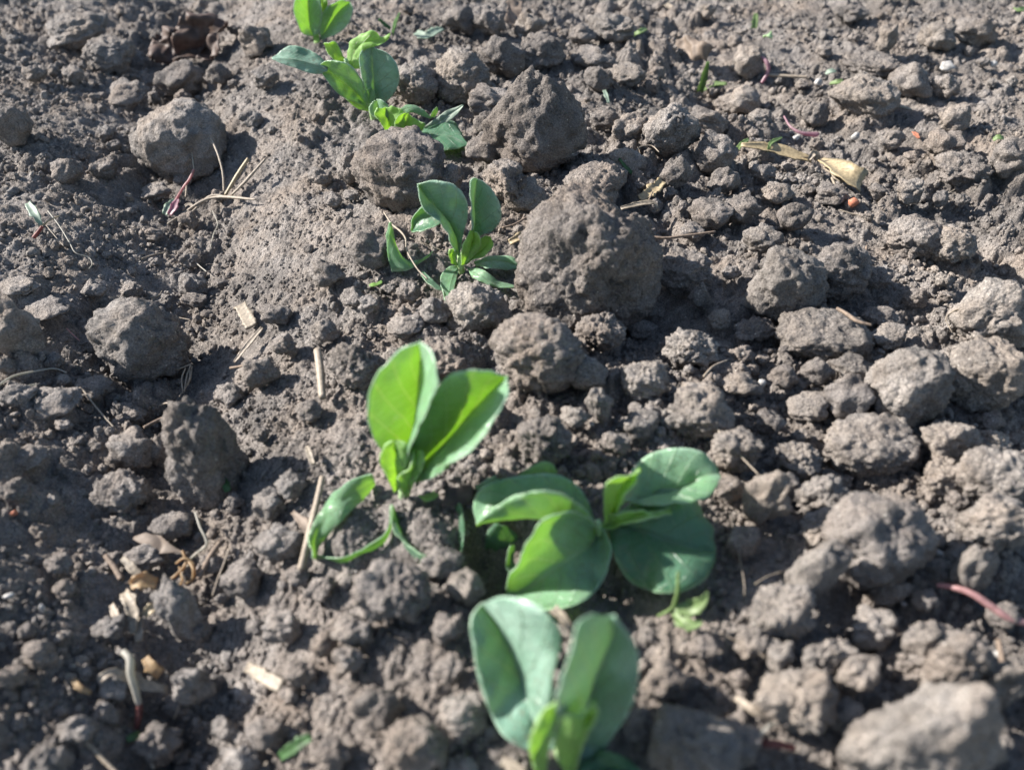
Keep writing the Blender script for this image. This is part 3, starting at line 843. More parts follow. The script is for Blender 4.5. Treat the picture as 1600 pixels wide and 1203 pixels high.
seedling((948, 838), 'bean seedling with two broad dark leaves spread right, in the right-hand pair', [
 dict(left=[(942,820),(944,792),(942,758),(956,744),(980,738),(1000,733)], mid=[(945,820),(958,800),(966,775),(978,752),(1001,733)],
      right=[(950,815),(968,800),(978,775),(990,752),(1001,734)], dy=(0, .3*cm), dl=-.5*cm, dr=-.5*cm, dm=.4*cm, m=M_YOUNG, bulge=.05),
 dict(left=[(972,790),(978,752),(998,722),(1030,704),(1066,699),(1098,706),(1118,728),(1122,742)],
      mid=[(985,785),(1015,778),(1048,770),(1080,757),(1105,742),(1124,742)],
      right=[(995,790),(1030,788),(1065,788),(1092,782),(1115,768),(1126,745)],
      dy=(.4*cm, 1.6*cm), dl=1.4*cm, dr=-1.2*cm, dm=.2*cm, bulge=.10, lift=.008, label='back leaf with one pale lit flap'),
 dict(left=[(955,822),(975,792),(1008,772),(1042,763),(1075,772),(1098,800),(1114,830),(1119,858)],
      mid=[(955,826),(985,826),(1015,834),(1048,848),(1085,858),(1118,862)],
      right=[(952,830),(960,868),(982,905),(1025,926),(1070,924),(1105,902),(1118,866)],
      dy=(.2*cm, -.3*cm), dl=1.2*cm, dr=-2.6*cm, dm=-.4*cm, bulge=.18, lift=.012, m=M_DARKLEAF, label='broad drooping leaf, deep green'),
 dict(left=[(940,822),(955,802),(985,797),(1015,799),(1048,797)], mid=[(941,824),(965,814),(992,806),(1020,803),(1049,798)],
      right=[(943,826),(968,822),(998,810),(1025,806),(1049,799)], dy=(-.3*cm, -.3*cm), dl=.0, dr=-.3*cm, dm=.3*cm, m=M_YOUNG),
], [([(950,850,0),(946,835,-.1*cm),(943,820,-.1*cm)], [.0024,.0016], M_YOUNG)])
# --- centre seedling
seedling((632, 770), 'tall bean seedling with two upright backlit leaves, in the middle of the row', [
 dict(left=[(632,735),(612,712),(592,700),(578,672),(573,640),(578,605),(602,571),(632,545),(655,533)],
      mid=[(636,735),(640,705),(649,675),(654,640),(656,600),(658,560),(657,533)],
      right=[(638,735),(642,700),(656,668),(672,632),(683,598),(680,568),(668,542),(658,533)],
      dy=(0, .5*cm), dl=-.5*cm, dr=-2.0*cm, dm=.9*cm, bulge=.05, label='taller upright leaf'),
 dict(left=[(636,740),(640,705),(652,665),(668,630),(686,601),(706,584),(735,576),(768,580),(793,589)],
      mid=[(640,745),(662,722),(690,700),(715,672),(742,642),(768,612),(794,589)],
      right=[(650,755),(680,745),(708,722),(742,697),(770,662),(789,625),(795,590)],
      dy=(0, .6*cm), dl=-.2*cm, dr=-3.0*cm, dm=.9*cm, bulge=.05, label='wider leaf with a pale lit half'),
 dict(left=[(614,765),(604,745),(594,722),(600,702),(612,687)], mid=[(618,765),(620,735),(620,710),(618,686)], right=[(624,765),(634,738),(637,708),(636,692),(622,687)],
      dy=(-.5*cm, -.4*cm), dl=-.5*cm, dr=-.4*cm, dm=.4*cm, m=M_YOUNG, bulge=.10),
 dict(left=[(630,770),(620,746),(634,732),(642,718),(645,704)], mid=[(634,770),(640,748),(648,728),(652,703)], right=[(640,770),(650,750),(658,732),(661,712),(655,703)],
      dy=(-.7*cm, -.6*cm), dl=-.4*cm, dr=-.4*cm, dm=.4*cm, m=M_YOUNG, bulge=.12),
 dict(left=[(655,742),(672,728),(690,715),(703,711)], mid=[(660,745),(680,735),(695,725),(704,712)], right=[(665,748),(682,744),(700,732),(705,713)],
      dy=(-.4*cm, -.2*cm), dl=-.1*cm, dr=-.4*cm, m=M_YOUNG, bulge=.05),
 dict(left=[(486,872),(484,832),(510,784),(545,751),(582,741)], mid=[(489,873),(494,836),(521,797),(553,768),(584,749)], right=[(492,874),(508,844),(535,812),(562,785),(584,757)],
      dy=(5*cm, 5*cm), lifts=(.011,.006,.000), dl=0, dr=0, bulge=.10, label='low leaf half buried and filled with soil'),
 dict(left=[(486,868),(528,870),(574,854),(604,826),(612,788)], mid=[(488,870),(530,873),(577,859),(607,831),(614,793)], right=[(490,872),(531,876),(579,864),(610,836),(616,797)],
      dy=(5*cm, 5*cm), lifts=(.0045,.002,-.002), dl=0, dr=0, bulge=.04, m=M_DARKLEAF, label='front lip of the half-buried leaf'),
 dict(left=[(611,788),(614,824),(636,850),(666,868)], mid=[(615,791),(622,826),(643,854),(666,873)], right=[(620,795),(628,836),(644,868),(664,884)],
      dy=(5*cm, 5*cm), lifts=(.0055,.003,-.003), dl=0, dr=0, bulge=.04, m=M_DARKLEAF, label='buried leaf of which only the margin shows'),
 dict(left=[(716,786),(724,800),(726,830),(722,862)], mid=[(714,788),(721,802),(722,830),(720,860)], right=[(712,792),(716,806),(717,830),(717,856)],
      dy=(5*cm, 5*cm), lifts=(.006,.003,-.001), dl=0, dr=0, m=M_DARKLEAF),
 dict(left=[(655,780),(662,768),(678,764)], mid=[(660,783),(668,776),(680,770)], right=[(664,785),(676,783),(684,775)], dy=(-.2*cm,-.2*cm), dl=0, dr=0, m=M_YOUNG),
 dict(left=[(742,762),(760,748),(786,738)], mid=[(744,764),(766,754),(787,740)], right=[(748,767),(770,760),(787,742)], dy=(.2*cm,.4*cm), dl=0, dr=0),
], [([(632,790,0),(630,770,-.3*cm),(634,740,-.1*cm)], [.0028,.0022,.0018], M_YOUNG)])
# --- seedling beside the biggest clod
seedling((722, 418), 'bean seedling with cupped blue-green leaves beside the biggest clod', [
 dict(left=[(716,400),(706,384),(695,355),(680,341),(664,332),(655,312),(652,289)],
      mid=[(718,398),(712,370),(700,348),(686,330),(668,312),(652,288)],
      right=[(719,395),(724,365),(731,338),(729,312),(716,293),(698,284),(672,282),(652,288)],
      dy=(0, .2*cm), dl=-1.1*cm, dr=-.3*cm, dm=.3*cm, bulge=.08, m=M_BLUELEAF, label='cupped leaf with a pointed tip'),
 dict(left=[(720,385),(733,372),(737,340),(733,310),(736,282),(744,278)], mid=[(722,385),(738,365),(739,335),(741,305),(745,279)],
      right=[(728,388),(752,368),(770,362),(783,343),(781,318),(765,292),(746,279)], dy=(.2*cm, .6*cm), dl=-.8*cm, dr=-.1*cm, dm=.3*cm, bulge=.06, m=M_BLUELEAF),
 dict(left=[(720,414),(721,392),(728,368),(733,359)], mid=[(724,414),(734,390),(740,372),(740,359)], right=[(728,412),(744,396),(752,378),(746,362),(738,360)],
      dy=(-.4*cm, -.3*cm), dl=-.4*cm, dr=-.3*cm, dm=.3*cm, m=M_YOUNG),
 dict(left=[(726,412),(740,390),(752,372),(760,368)], mid=[(728,412),(748,396),(762,380),(766,370)], right=[(730,413),(752,402),(770,386),(770,376)],
      dy=(-.3*cm, -.2*cm), dl=-.1*cm, dr=-.4*cm, dm=.2*cm, m=M_YOUNG),
 dict(left=[(694,338),(680,326),(660,322),(646,338),(641,358)], mid=[(694,342),(676,338),(658,342),(643,362)], right=[(694,348),(678,352),(660,360),(643,363)],
      dy=(.7*cm, .9*cm), dl=.6*cm, dr=-.5*cm, dm=.5*cm, bulge=.1, m=M_DARKLEAF),
 dict(left=[(612,425),(607,402),(604,375),(607,349),(612,347)], mid=[(630,424),(622,405),(618,380),(612,350)], right=[(676,392),(670,402),(650,416),(635,423),(612,425)],
      dy=(-.2*cm, .1*cm), dl=.3*cm, dr=-.3*cm, dm=.1*cm, clamp=(1,0,1), label='low leaf holding a pocket of soil'),
 dict(left=[(716,416),(703,416),(689,430),(690,455),(703,484)], mid=[(716,418),(708,430),(702,455),(704,484)], right=[(716,420),(712,440),(708,465),(705,484)],
      dy=(-.2*cm, -1*cm), dl=.1*cm, dr=-.2*cm, dm=.1*cm, m=M_LEAF),
 dict(left=[(730,419),(752,420),(768,432),(785,442),(806,446)], mid=[(732,423),(750,430),(765,440),(785,446),(805,448)], right=[(738,430),(750,440),(768,447),(788,450),(805,449)],
      dy=(-.2*cm, -.6*cm), dl=0, dr=-.2*cm, m=M_LEAF),
 dict(left=[(740,410),(758,402),(785,401),(805,404),(809,414)], mid=[(742,413),(762,409),(785,409),(808,416)], right=[(745,416),(765,419),(790,422),(809,420)],
      dy=(0, .1*cm), dl=.4*cm, dr=-.2*cm, m=M_LEAF),
 dict(left=[(657,425),(664,440),(680,452),(692,453)], mid=[(659,424),(668,437),(682,448),(692,453)], right=[(661,423),(672,434),(684,445),(692,452)],
      dy=(-.2*cm,-.4*cm), dl=0, dr=0, m=M_DARKLEAF),
 dict(left=[(577,445),(584,440),(597,440)], mid=[(577,446),(586,444),(597,441)], right=[(578,448),(588,447),(597,442)], dy=(-.3*cm,-.3*cm), dl=0, dr=0, m=M_YOUNG),
 dict(left=[(706,410),(701,400),(702,390),(708,388)], mid=[(709,412),(706,402),(707,392),(710,389)], right=[(714,412),(712,402),(713,394),(711,389)],
      dy=(-.2*cm, -.1*cm), dl=-.2*cm, dr=-.1*cm, m=M_YOUNG),
], [([(722,430,0),(720,415,-.2*cm),(718,395,0)], [.0024,.0016], M_YOUNG)])
# --- back seedlings
seedling((585, 178), 'bean seedling with a long leaf stretched left and four raised leaves, second from the back', [
 dict(left=[(512,106),(502,90),(480,77),(455,71),(442,78),(425,92)], mid=[(512,108),(485,99),(460,93),(425,92)], right=[(512,112),(490,116),(460,106),(438,99),(425,93)],
      dy=(-.6*cm, -.2*cm), dl=.6*cm, dr=-.4*cm, dm=-.1*cm, bulge=.08, m=M_BLUELEAF, label='long leaf pointing away from the stem'),
 dict(left=[(576,170),(560,162),(535,152),(518,136),(504,116),(498,103)], mid=[(575,168),(562,150),(545,135),(522,117),(498,103)],
      right=[(574,165),(570,138),(560,118),(545,100),(522,94),(505,97),(498,103)], dy=(-.4*cm, -.3*cm), dl=-.6*cm, dr=-.6*cm, dm=.2*cm, bulge=.08),
 dict(left=[(580,162),(570,138),(563,108),(562,84),(575,74)], mid=[(584,162),(584,130),(582,100),(580,74)], right=[(595,165),(612,152),(623,130),(622,106),(606,84),(583,74)],
      dy=(-.3*cm, .2*cm), dl=-.7*cm, dr=-.5*cm, dm=.3*cm, bulge=.08, m=M_BLUELEAF, label='largest upright leaf'),
 dict(left=[(545,108),(540,90),(548,66),(566,51),(585,52),(594,58),(610,53)], mid=[(552,108),(552,88),(562,72),(580,66),(597,62),(610,54)],
      right=[(562,105),(562,88),(575,76),(592,72),(604,64),(610,55)], dy=(0, .6*cm), dl=.4*cm, dr=-.3*cm, m=M_YOUNG),
 dict(left=[(540,95),(530,78),(518,66),(505,67)], mid=[(538,96),(524,84),(506,68)], right=[(536,98),(520,94),(508,74)], dy=(.1*cm, .3*cm), dl=-.2*cm, dr=-.2*cm, m=M_YOUNG),
 dict(left=[(572,160),(568,150),(574,140),(581,138)], mid=[(577,161),(577,150),(580,139)], right=[(584,160),(587,150),(582,139)], dy=(-.7*cm, -.6*cm), dl=-.2*cm, dr=-.2*cm, m=M_LEAF),
 dict(left=[(580,175),(562,172),(548,162),(538,152)], mid=[(578,172),(562,164),(538,152)], right=[(577,168),(565,158),(552,152),(538,152)], dy=(-.8*cm, -.6*cm), dl=-.3*cm, dr=.1*cm, m=M_YOUNG),
], [([(586,190,0),(580,170,-.4*cm),(576,158,-.3*cm)], [.003,.0018], M_YOUNG), ([(548,125,0),(545,110,-.1*cm),(540,92,0)], [.002,.0015], M_YOUNG)])
seedling((625, 218), 'bean seedling with bright cupped leaves and one dark drooping leaf, behind the cracked grey clod', [
 dict(left=[(596,188),(580,180),(576,168),(585,157)], mid=[(600,190),(592,175),(590,158)], right=[(610,188),(608,168),(596,156),(588,156)], dy=(-.1*cm, .3*cm), dl=-.2*cm, dr=-.3*cm, m=M_LEAF),
 dict(left=[(610,216),(602,205),(593,190),(584,179),(590,168)], mid=[(614,215),(610,200),(606,184),(602,168)], right=[(620,214),(622,198),(628,182),(630,172),(612,166)],
      dy=(-.4*cm, -.3*cm), dl=-.3*cm, dr=-.4*cm, dm=.3*cm, m=M_YOUNG),
 dict(left=[(628,220),(618,208),(617,190),(624,178),(634,176)], mid=[(634,220),(634,205),(636,190),(638,178)], right=[(644,221),(658,208),(665,194),(655,190),(641,180)],
      dy=(-.8*cm, -.7*cm), dl=-.3*cm, dr=-.4*cm, dm=.3*cm, m=M_YOUNG),
 dict(left=[(645,222),(660,205),(680,192),(700,187),(716,196),(724,212),(733,226)], mid=[(648,224),(675,215),(700,213),(733,227)],
      right=[(652,226),(670,234),(692,236),(715,233),(733,228)], dy=(-.2*cm, -.3*cm), dl=.8*cm, dr=-.7*cm, bulge=.12, m=M_DARKLEAF, label='dark drooping leaf'),
 dict(left=[(625,170),(640,163),(658,168),(675,184)], mid=[(628,173),(642,169),(656,174),(674,185)], right=[(632,176),(644,176),(655,180),(673,186)], dy=(.2*cm, .2*cm), dl=.3*cm, dr=-.2*cm),
 dict(left=[(662,200),(680,186),(700,172),(724,164)], mid=[(666,201),(685,192),(705,178),(725,165)], right=[(670,202),(692,195),(710,183),(725,166)], dy=(.1*cm, .3*cm), dl=.1*cm, dr=-.2*cm, m=M_GREYLEAF),
 dict(left=[(672,184),(676,174),(682,167)], mid=[(675,184),(680,176),(683,168)], right=[(679,184),(684,176),(684,168)], dy=(.2*cm, .3*cm), dl=0, dr=0),
], [([(628,232,0),(622,216,-.4*cm)], [.0028,.0018], M_YOUNG)])
seedling((495, 62), 'farthest bean seedling with two upright leaves at the upper frame edge', [
 dict(left=[(488,58),(472,52),(462,30),(458,8),(468,-12),(480,-16)], mid=[(490,58),(484,40),(482,14),(481,-16)], right=[(493,58),(502,38),(503,12),(496,-8),(483,-16)],
      dy=(0, .6*cm), dl=-.8*cm, dr=-.6*cm, dm=.4*cm, bulge=.06),
 dict(left=[(500,60),(500,34),(510,12),(530,1),(545,3)], mid=[(502,61),(514,40),(530,18),(547,4)], right=[(505,62),(526,54),(545,38),(551,16),(548,4)],
      dy=(0, .6*cm), dl=-.4*cm, dr=-.9*cm, dm=.4*cm, bulge=.06),
 dict(left=[(498,20),(496,6),(500,-8)], mid=[(503,20),(504,4),(505,-10)], right=[(508,20),(512,6),(508,-9)], dy=(.5*cm, .6*cm), dl=-.1*cm, dr=-.1*cm, m=M_YOUNG),
 dict(left=[(490,66),(490,58),(495,54)], mid=[(493,67),(494,60),(497,54)], right=[(496,67),(499,60),(498,54)], dy=(-.5*cm,-.5*cm), dl=0, dr=0, m=M_YOUNG),
], [([(496,78,0),(495,60,0),(494,45,0)], [.003,.002], M_YOUNG)])

# ------------------------------------------------------------------ litter: roots, straw, stems, sprouts, pebbles
def gz(x, y):
    return float(ground_z(np.array([x]), np.array([y]))[0])

def pt(px, py, h=0.001):
    p, _ = hit(px, py, h)
    return p

def strand(name, pts, rad_px, m, label, cat, group=None, h=0.0025, sides=6, parent=None):
    """a root, stalk or stem lying along the soil; points may carry their own height"""
    P = []
    for q in pts:
        P.append(pt(q[0], q[1], q[2] if len(q) > 2 else h))
    t = (P[0] - Vector((0, 0, CAM_H))).length
    rad = [r * t / FPX for r in (rad_px if isinstance(rad_px, (list, tuple)) else [rad_px, rad_px])]
    base = P[0] if parent is None else None
    me = tube_mesh(name, [p - (P[0] if parent is None else parent.location) for p in P], rad, m, sides, n=max(10, 8 * len(P)))
    o = obj(name, me, parent, base)
    if parent is None: tag(o, label, cat, group)
    return o

def blade(name, pts, wid_px, m, label=None, cat=None, group=None, h=0.003, parent=None, thick_px=1.5, curl=0.3, lift=None):
    """a flat or troughed strip (straw, husk, leaf scrap) with real thickness"""
    P = [pt(q[0], q[1], q[2] if len(q) > 2 else h) for q in pts]
    t = (P[0] - Vector((0, 0, CAM_H))).length
    n = 14
    C = catmull([tuple(p) for p in P], n)
    w = np.interp(np.linspace(0, 1, n), np.linspace(0, 1, len(wid_px)), wid_px) * t / FPX / 2
    th = thick_px * t / FPX / 2
    T = np.gradient(C, axis=0); T /= np.maximum(np.linalg.norm(T, axis=1), 1e-9)[:, None]
    side = np.cross(T, np.array([0, -0.45, 1.0])); side /= np.maximum(np.linalg.norm(side, axis=1), 1e-9)[:, None]
    up = np.cross(side, T)
    K = 7
    rows = []
    rg = np.random.RandomState(int(pts[0][0] * 7 + pts[0][1]) % 9999)
    jag = 1 + 0.14 * rg.randn(n, 2)
    for s in np.linspace(-1, 1, K):
        j = jag[:, 0] if s < 0 else jag[:, 1]
        rows.append(C + side * (w * s * np.where(abs(s) > .9, j, 1))[:, None] + up * (curl * w * (s * s))[:, None])
    G = np.stack(rows, 1)
    off = P[0] if parent is None else parent.location
    A = (G + up[:, None, :] * th).reshape(-1, 3) - np.array(off); B = (G - up[:, None, :] * th).reshape(-1, 3) - np.array(off)
    n0 = n * K; idx = np.arange(n0).reshape(n, K)
    F = [np.stack([idx[:-1, :-1].ravel(), idx[:-1, 1:].ravel(), idx[1:, 1:].ravel(), idx[1:, :-1].ravel()], -1)]
    F.append(F[0][:, ::-1] + n0)
    loop = np.concatenate([idx[0, :], idx[1:, -1], idx[-1, -2::-1], idx[-2:0:-1, 0]]); nx_ = np.roll(loop, -1)
    F.append(np.stack([loop, loop + n0, nx_ + n0, nx_], -1))
    o = obj(name, mesh_np(name, np.vstack([A, B]), np.vstack(F), m), parent, P[0] if parent is None else None)
    if parent is None: tag(o, label, cat, group)
    return o

def stone(name, px, py, w, h, m, label, cat, group=None, seed=1):
    C, rx, ry, rz, t = place_ellipsoid(px, py, w * .85, h * .85, 0.2)
    V, F = clod_verts(3, seed, (1, ry / rx, rz / rx), rx, 1.0, 0.4)
    o = obj(name, mesh_np(name, V, F, m), None, C)
    return tag(o, label, cat, group)

RG = 'fine roots lying on the soil'
strand('root_fibre', [(-8,606),(20,588),(55,580),(85,576),(104,582)], [1.6,1.3,.9], M_WHITEROOT, 'white root curving in from the frame edge over the furrow soil', 'root', RG, .006)
strand('root_fibre', [(-8,630),(12,617),(35,605),(58,600)], [1.4,1.0], M_WHITEROOT, 'shorter white root just in front of the other white root at the frame edge', 'root', RG, .006)
strand('root_fibre', [(75,330),(92,352),(108,378),(118,395),(138,402),(144,412),(139,420)], [.9,.8,.6], M_WHITEROOT, 'long kinked white root running from the red-stemmed weed', 'root', RG, .003)
strand('root_fibre', [(72,352),(85,368),(100,385)], [.6,.5], M_ROOT, 'hair-thin root parallel to the kinked white one', 'root', RG, .003)
strand('root_fibre', [(332,330),(340,350),(334,365),(328,390)], [.7,.8,.6], M_WHITEROOT, 'thin root in front of the dry stalk tangle', 'root', RG)
strand('root_fibre', [(298,398),(308,412),(323,425)], [1.1,.8], M_WHITEROOT, 'short white root on crumbs behind the grey cracked clod', 'root', RG)
strand('root_fibre', [(222,404),(240,398),(262,394)], [.9,.7], M_ROOT, 'straight pale fibre left of the short white root', 'root', RG)
strand('root_fibre', [(222,470),(245,485),(275,495),(298,500)], [.9,.8], M_ROOT, 'brown fibre arching behind the grey cracked clod', 'root', RG, .006)
strand('root_fibre', [(235,465),(248,462),(253,455)], [1.4,.8], M_STRAWPALE, 'tiny pale splinter standing behind the grey cracked clod', 'root', RG, .006)
strand('root_fibre', [(104,513),(115,524),(124,532)], [.8,.7], M_PINK, 'pink thread of root left of the grey cracked clod', 'root', RG)
strand('root_fibre', [(870,520,.02),(842,585,.02),(848,600,.012),(853,614,.006)], [.7,.6], M_ROOT, 'root thread hanging over the front of the domed clod', 'root', RG)
strand('root_fibre', [(888,570,.012),(886,590,.010),(872,606,.006),(852,606,.005)], [.7,.6], M_ROOT, 'curved thread right of the one on the domed clod', 'root', RG)
strand('root_fibre', [(1508,480,.02),(1490,486,.014),(1478,498,.010),(1488,520,.006)], [1.1,.9,.6], M_STRAWPALE, 'looped yellowish root against the right-hand pale clod', 'root', RG)
strand('root_fibre', [(1108,650),(1130,682),(1160,715),(1186,742)], [2.2,1.6,1.2], M_ROOT, 'long straight grey stalk leaning over shaded clods right of the dark leaves', 'stalk', None, .014)
strand('root_fibre', [(1172,708),(1184,700),(1194,694)], [1.2,.8], M_ROOT, 'short side twig beside the long grey stalk', 'root', RG, .012)
strand('root_fibre', [(1142,800,.012),(1152,850,.008),(1162,905,.006),(1163,930,.004)], [.8,.7], M_ROOT, 'hair-thin root hanging right of the broad dark leaf', 'root', RG)
strand('root_fibre', [(1098,968),(1130,990),(1165,1008),(1198,1028)], [1.0,1.1], M_ROOT, 'thin straight fibre running away from the small lime weed', 'root', RG, .006)
strand('root_fibre', [(1180,912),(1200,900),(1222,893)], [1.2,.8], M_ROOT, 'dark curved fibre behind the front-right clods', 'root', RG, .008)
strand('root_fibre', [(124,606),(132,612),(150,636),(182,672)], [1.6,1.2,1.0], M_ROOT, 'straight stalk lying across dark furrow soil', 'stalk', None, .008)
strand('root_fibre', [(1013,300),(1000,240),(996,230)], [.5,.4], M_ROOT, 'faint hair root behind the cut straw', 'root', RG)
strand('root_fibre', [(992,240),(1000,230),(1018,228),(1030,238)], [1.0,.8], M_ROOT, 'small arched root on clods behind the biggest clod', 'root', RG, .01)
strand('root_fibre', [(1468,313),(1480,304),(1492,296)], [.9,.8], M_STRAWPALE, 'short pale fibre on open soil at the right', 'root', RG)
strand('root_fibre', [(1312,328),(1328,333),(1345,337)], [.9,.8], M_STRAWPALE, 'pale splinter in front of the orange grit', 'root', RG)
strand('root_fibre', [(700,395,.012),(640,372,.01)], [.5,.5], M_ROOT, 'thin fibre lying behind the soil-filled small leaf', 'root', RG)
strand('root_fibre', [(600,332),(612,350),(626,362),(634,374),(636,392),(652,420),(668,436)], [1.3,1.5,1.3,1.0], M_ROOT, 'brown dry tendril draped over the low leaf of the cupped seedling', 'root', RG, .011)
strand('root_fibre', [(455,230),(462,190),(465,170)], [.4,.4], M_ROOT, 'hair root behind the furrow rim near the far seedlings', 'root', RG)
strand('root_fibre', [(305,800,.012),(312,822,.012),(323,848,.010),(310,862,.008),(298,872,.006)], [1.6,1.8,1.5], M_WHITEROOT, 'white curved root rising behind the yellow husk tangle', 'root', RG)
strand('root_fibre', [(358,856),(350,880),(340,905),(332,930)], [1.3,1.0], M_ROOT, 'thin light fibre lying right of the yellow husk tangle', 'root', RG, .006)
strand('root_fibre', [(115,1148),(140,1165),(160,1185),(190,1215)], [3.5,3.2,3], M_ROOT, 'thick blurred tan root entering from the lower frame edge', 'root', RG, .006)
strand('root_fibre', [(210,1158),(228,1170),(240,1200)], [2.2,2.0], M_WHITEROOT, 'blurred pale root beside the thick tan root', 'root', RG, .005)
strand('root_fibre', [(415,1195),(418,1190)], [3,2], M_ROOT, 'stub of root in blurred foreground soil', 'root', RG)
strand('root_fibre', [(285,1082,.012),(280,1100,.010),(272,1124,.008)], [.9,.8], M_ROOT, 'fine curl of root in front of the wood chip hollow', 'root', RG)
strand('root_fibre', [(1560,1000),(1568,1050),(1562,1095)], [4,4.5,3.5], M_TWIG, 'blurred upright brown stalk at the right frame edge', 'stalk', None, .010)

# twigs and straw
strand('twig', [(1308,482),(1322,490),(1340,502),(1362,508)], [2.6,3.2,2.0], M_TWIG, 'short dark twig resting on the flat pale clod', 'twig', None, .022)
strand('twig', [(1100,588),(1115,572),(1138,562)], [2.2,1.8,1.2], M_ROOT, 'small forked grey twig right of the domed clod', 'twig', None, .006)
strand('twig', [(1005,368),(1040,372),(1075,368),(1118,362)], [2.0,2.2,1.6], M_TWIG, 'dark horizontal twig right of the biggest clod', 'twig', None, .008)
strand('twig', [(785,356),(805,350),(835,332)], [1.6,1.6], M_TWIG, 'thin dark twig between seedling and biggest clod', 'twig', None, .01)
strand('twig', [(225,668),(250,655),(270,648)], [2.6,2.2], M_TWIG, 'brown twig behind the tall furrow clod', 'twig', None, .008)
strand('twig', [(310,905),(328,870),(345,845)], [4.2,4.6,3.8], M_TWIG, 'grey twig leaning right of the yellow husk tangle', 'twig', None, .008)
strand('twig', [(360,575),(372,573),(382,571)], [2.2,1.8], M_TWIG, 'short brown twig against the rounded furrow crumb', 'twig', None, .004)
strand('twig', [(190,905),(178,885),(165,868)], [4.5,4.0], M_TWIG, 'dark blurred twig left of the yellow husk tangle', 'twig', None, .008)
strand('twig', [(1020,300,.01),(1345,305,.0)][:1] + [(1014,312,.012)], [1,1], M_TWIG, 'dark stub beside the cut straw', 'twig', None)
strand('twig', [(868,945),(905,940),(915,925)], [2,2], M_TWIG, 'thin twig under the front leaf', 'twig', None, .006)
strand('twig', [(1346,418),(1352,398),(1354,385)], [2.6,2.0], M_TWIG, 'upright brown stub behind the flat pale clod', 'twig', None, .006)
blade('straw_chip', [(376,477,.005),(384,493,.005),(394,510,.005)], [17,19,17], M_STRAWPALE, 'flat pale straw chip lying on the smooth soil flank', 'straw', thick_px=3, curl=.12)
blade('straw_chip', [(366,566,.004),(388,538,.005),(410,512,.005)], [4,8,5], M_ROOT, 'thin curved straw sliver just in front of the flat chip', 'straw', thick_px=2)
strand('straw_stub', [(496,547,.010),(500,575,.009),(504,622,.005)], [6.0,6.5,5.5], M_ROOT, 'grey-brown straw stub with a pale broken end on the soil flank', 'straw', None, .008)
blade('straw_chip', [(480,698,.004),(484,710,.005),(490,726,.004)], [5,9,6], M_STRAWPALE, 'small pale straw flake left of the tall two-leaved seedling', 'straw', thick_px=3)
strand('straw_stub', [(504,745,.010),(494,790,.009),(482,840,.008),(470,890,.006)], [4.5,5.0,5.5,5.0], M_ROOT, 'long dry straw leaning behind the soil-filled low leaf', 'straw', None, .008)
blade('straw_chip', [(458,800,.004),(472,815,.004),(488,838,.004)], [6,16,10], M_DEADPALE, 'pinkish scrap of dry leaf under the long leaning straw', 'straw', thick_px=2)
blade('wood_chip', [(388,1042,.006),(415,1058,.007),(442,1072,.006)], [14,19,18], M_STRAWPALE, 'pale split wood chip on blurred foreground soil', 'wood chip', thick_px=7, curl=.05)
blade('straw_chip', [(865,950,.012),(885,972,.010),(898,992,.006)], [14,13,8], M_STRAWPALE, 'split straw poking out under the pale front leaf', 'straw', thick_px=6)
blade('straw_chip', [(228,1028,.005),(238,1042,.006),(252,1052,.005)], [10,16,14], M_HUSK, 'orange-tan seed husk flake right of the white and red root', 'husk', thick_px=5)
blade('straw_chip', [(175,945,.004),(182,960,.005),(190,978,.004)], [8,11,6], M_ROOT, 'dull straw flake left of the husk tangle', 'straw', thick_px=3)
blade('straw_chip', [(785,1188,.006),(800,1196,.006),(820,1210,.006)], [14,16,14], M_STRAWPALE, 'white straw end at the lower frame edge by the nearest seedling', 'straw', thick_px=4)
blade('straw_chip', [(796,380,.012),(812,372,.014),(835,360,.014)], [9,14,12], M_STRAW, 'yellow straw piece wedged against the biggest clod', 'straw', thick_px=4, curl=.5)
blade('straw_chip', [(1000,312,.006),(1018,300,.008),(1035,284,.010)], [10,18,14], M_STRAW, 'cut yellow straw standing right behind the biggest clod', 'straw', thick_px=4, curl=.5)
blade('straw_chip', [(970,326,.010),(1000,319,.012),(1022,318,.012),(1028,330,.008)], [5,8,7,4], M_STRAWPALE, 'curved white husk strip lying over the cut straw', 'straw', thick_px=2, curl=.4)
blade('straw_chip', [(1150,1090,.006),(1175,1108,.008),(1200,1122,.006)], [8,12,7], M_ROOT, 'blurred tan straw lying in the foreground hollow', 'straw', thick_px=5)
blade('straw_chip', [(1040,8,.004),(1050,14,.004)], [8,8], M_STRAWPALE, 'small pale chip far back near the upper frame edge', 'straw')

# the yellow straw husk at the right
p0 = pt(1265, 245, .006)
husk = thing('straw_husk', 'long yellow straw husk torn into sheaths, lying on clods at the right', 'husk', p0)
blade('sheath', [(1158,228,.012),(1195,232,.012),(1235,243,.010),(1268,252,.008)], [6,15,17,9], M_STRAW, parent=husk, thick_px=2, curl=.6)
blade('sheath', [(1165,220,.012),(1210,232,.010),(1262,246,.010)], [3,9,6], M_STRAWPALE, parent=husk, thick_px=2, curl=.5)
blade('sheath', [(1282,250,.008),(1305,262,.012),(1325,275,.012),(1345,288,.008)], [8,26,34,30], M_STRAW, parent=husk, thick_px=2.5, curl=.45)
blade('sheath', [(1290,262,.006),(1308,275,.010),(1318,285,.008)], [10,22,12], M_STRAWPALE, parent=husk, thick_px=2, curl=.4)
blade('node', [(1264,250,.010),(1272,241,.014),(1276,250,.010)], [6,9,6], M_STRAWPALE, parent=husk, thick_px=5, curl=.6)
strand('frayed_end', [(1300,278,.008),(1308,298,.006),(1316,316,.003)], [2.2,1.8,1.2], M_STRAWPALE, '', '', parent=husk)

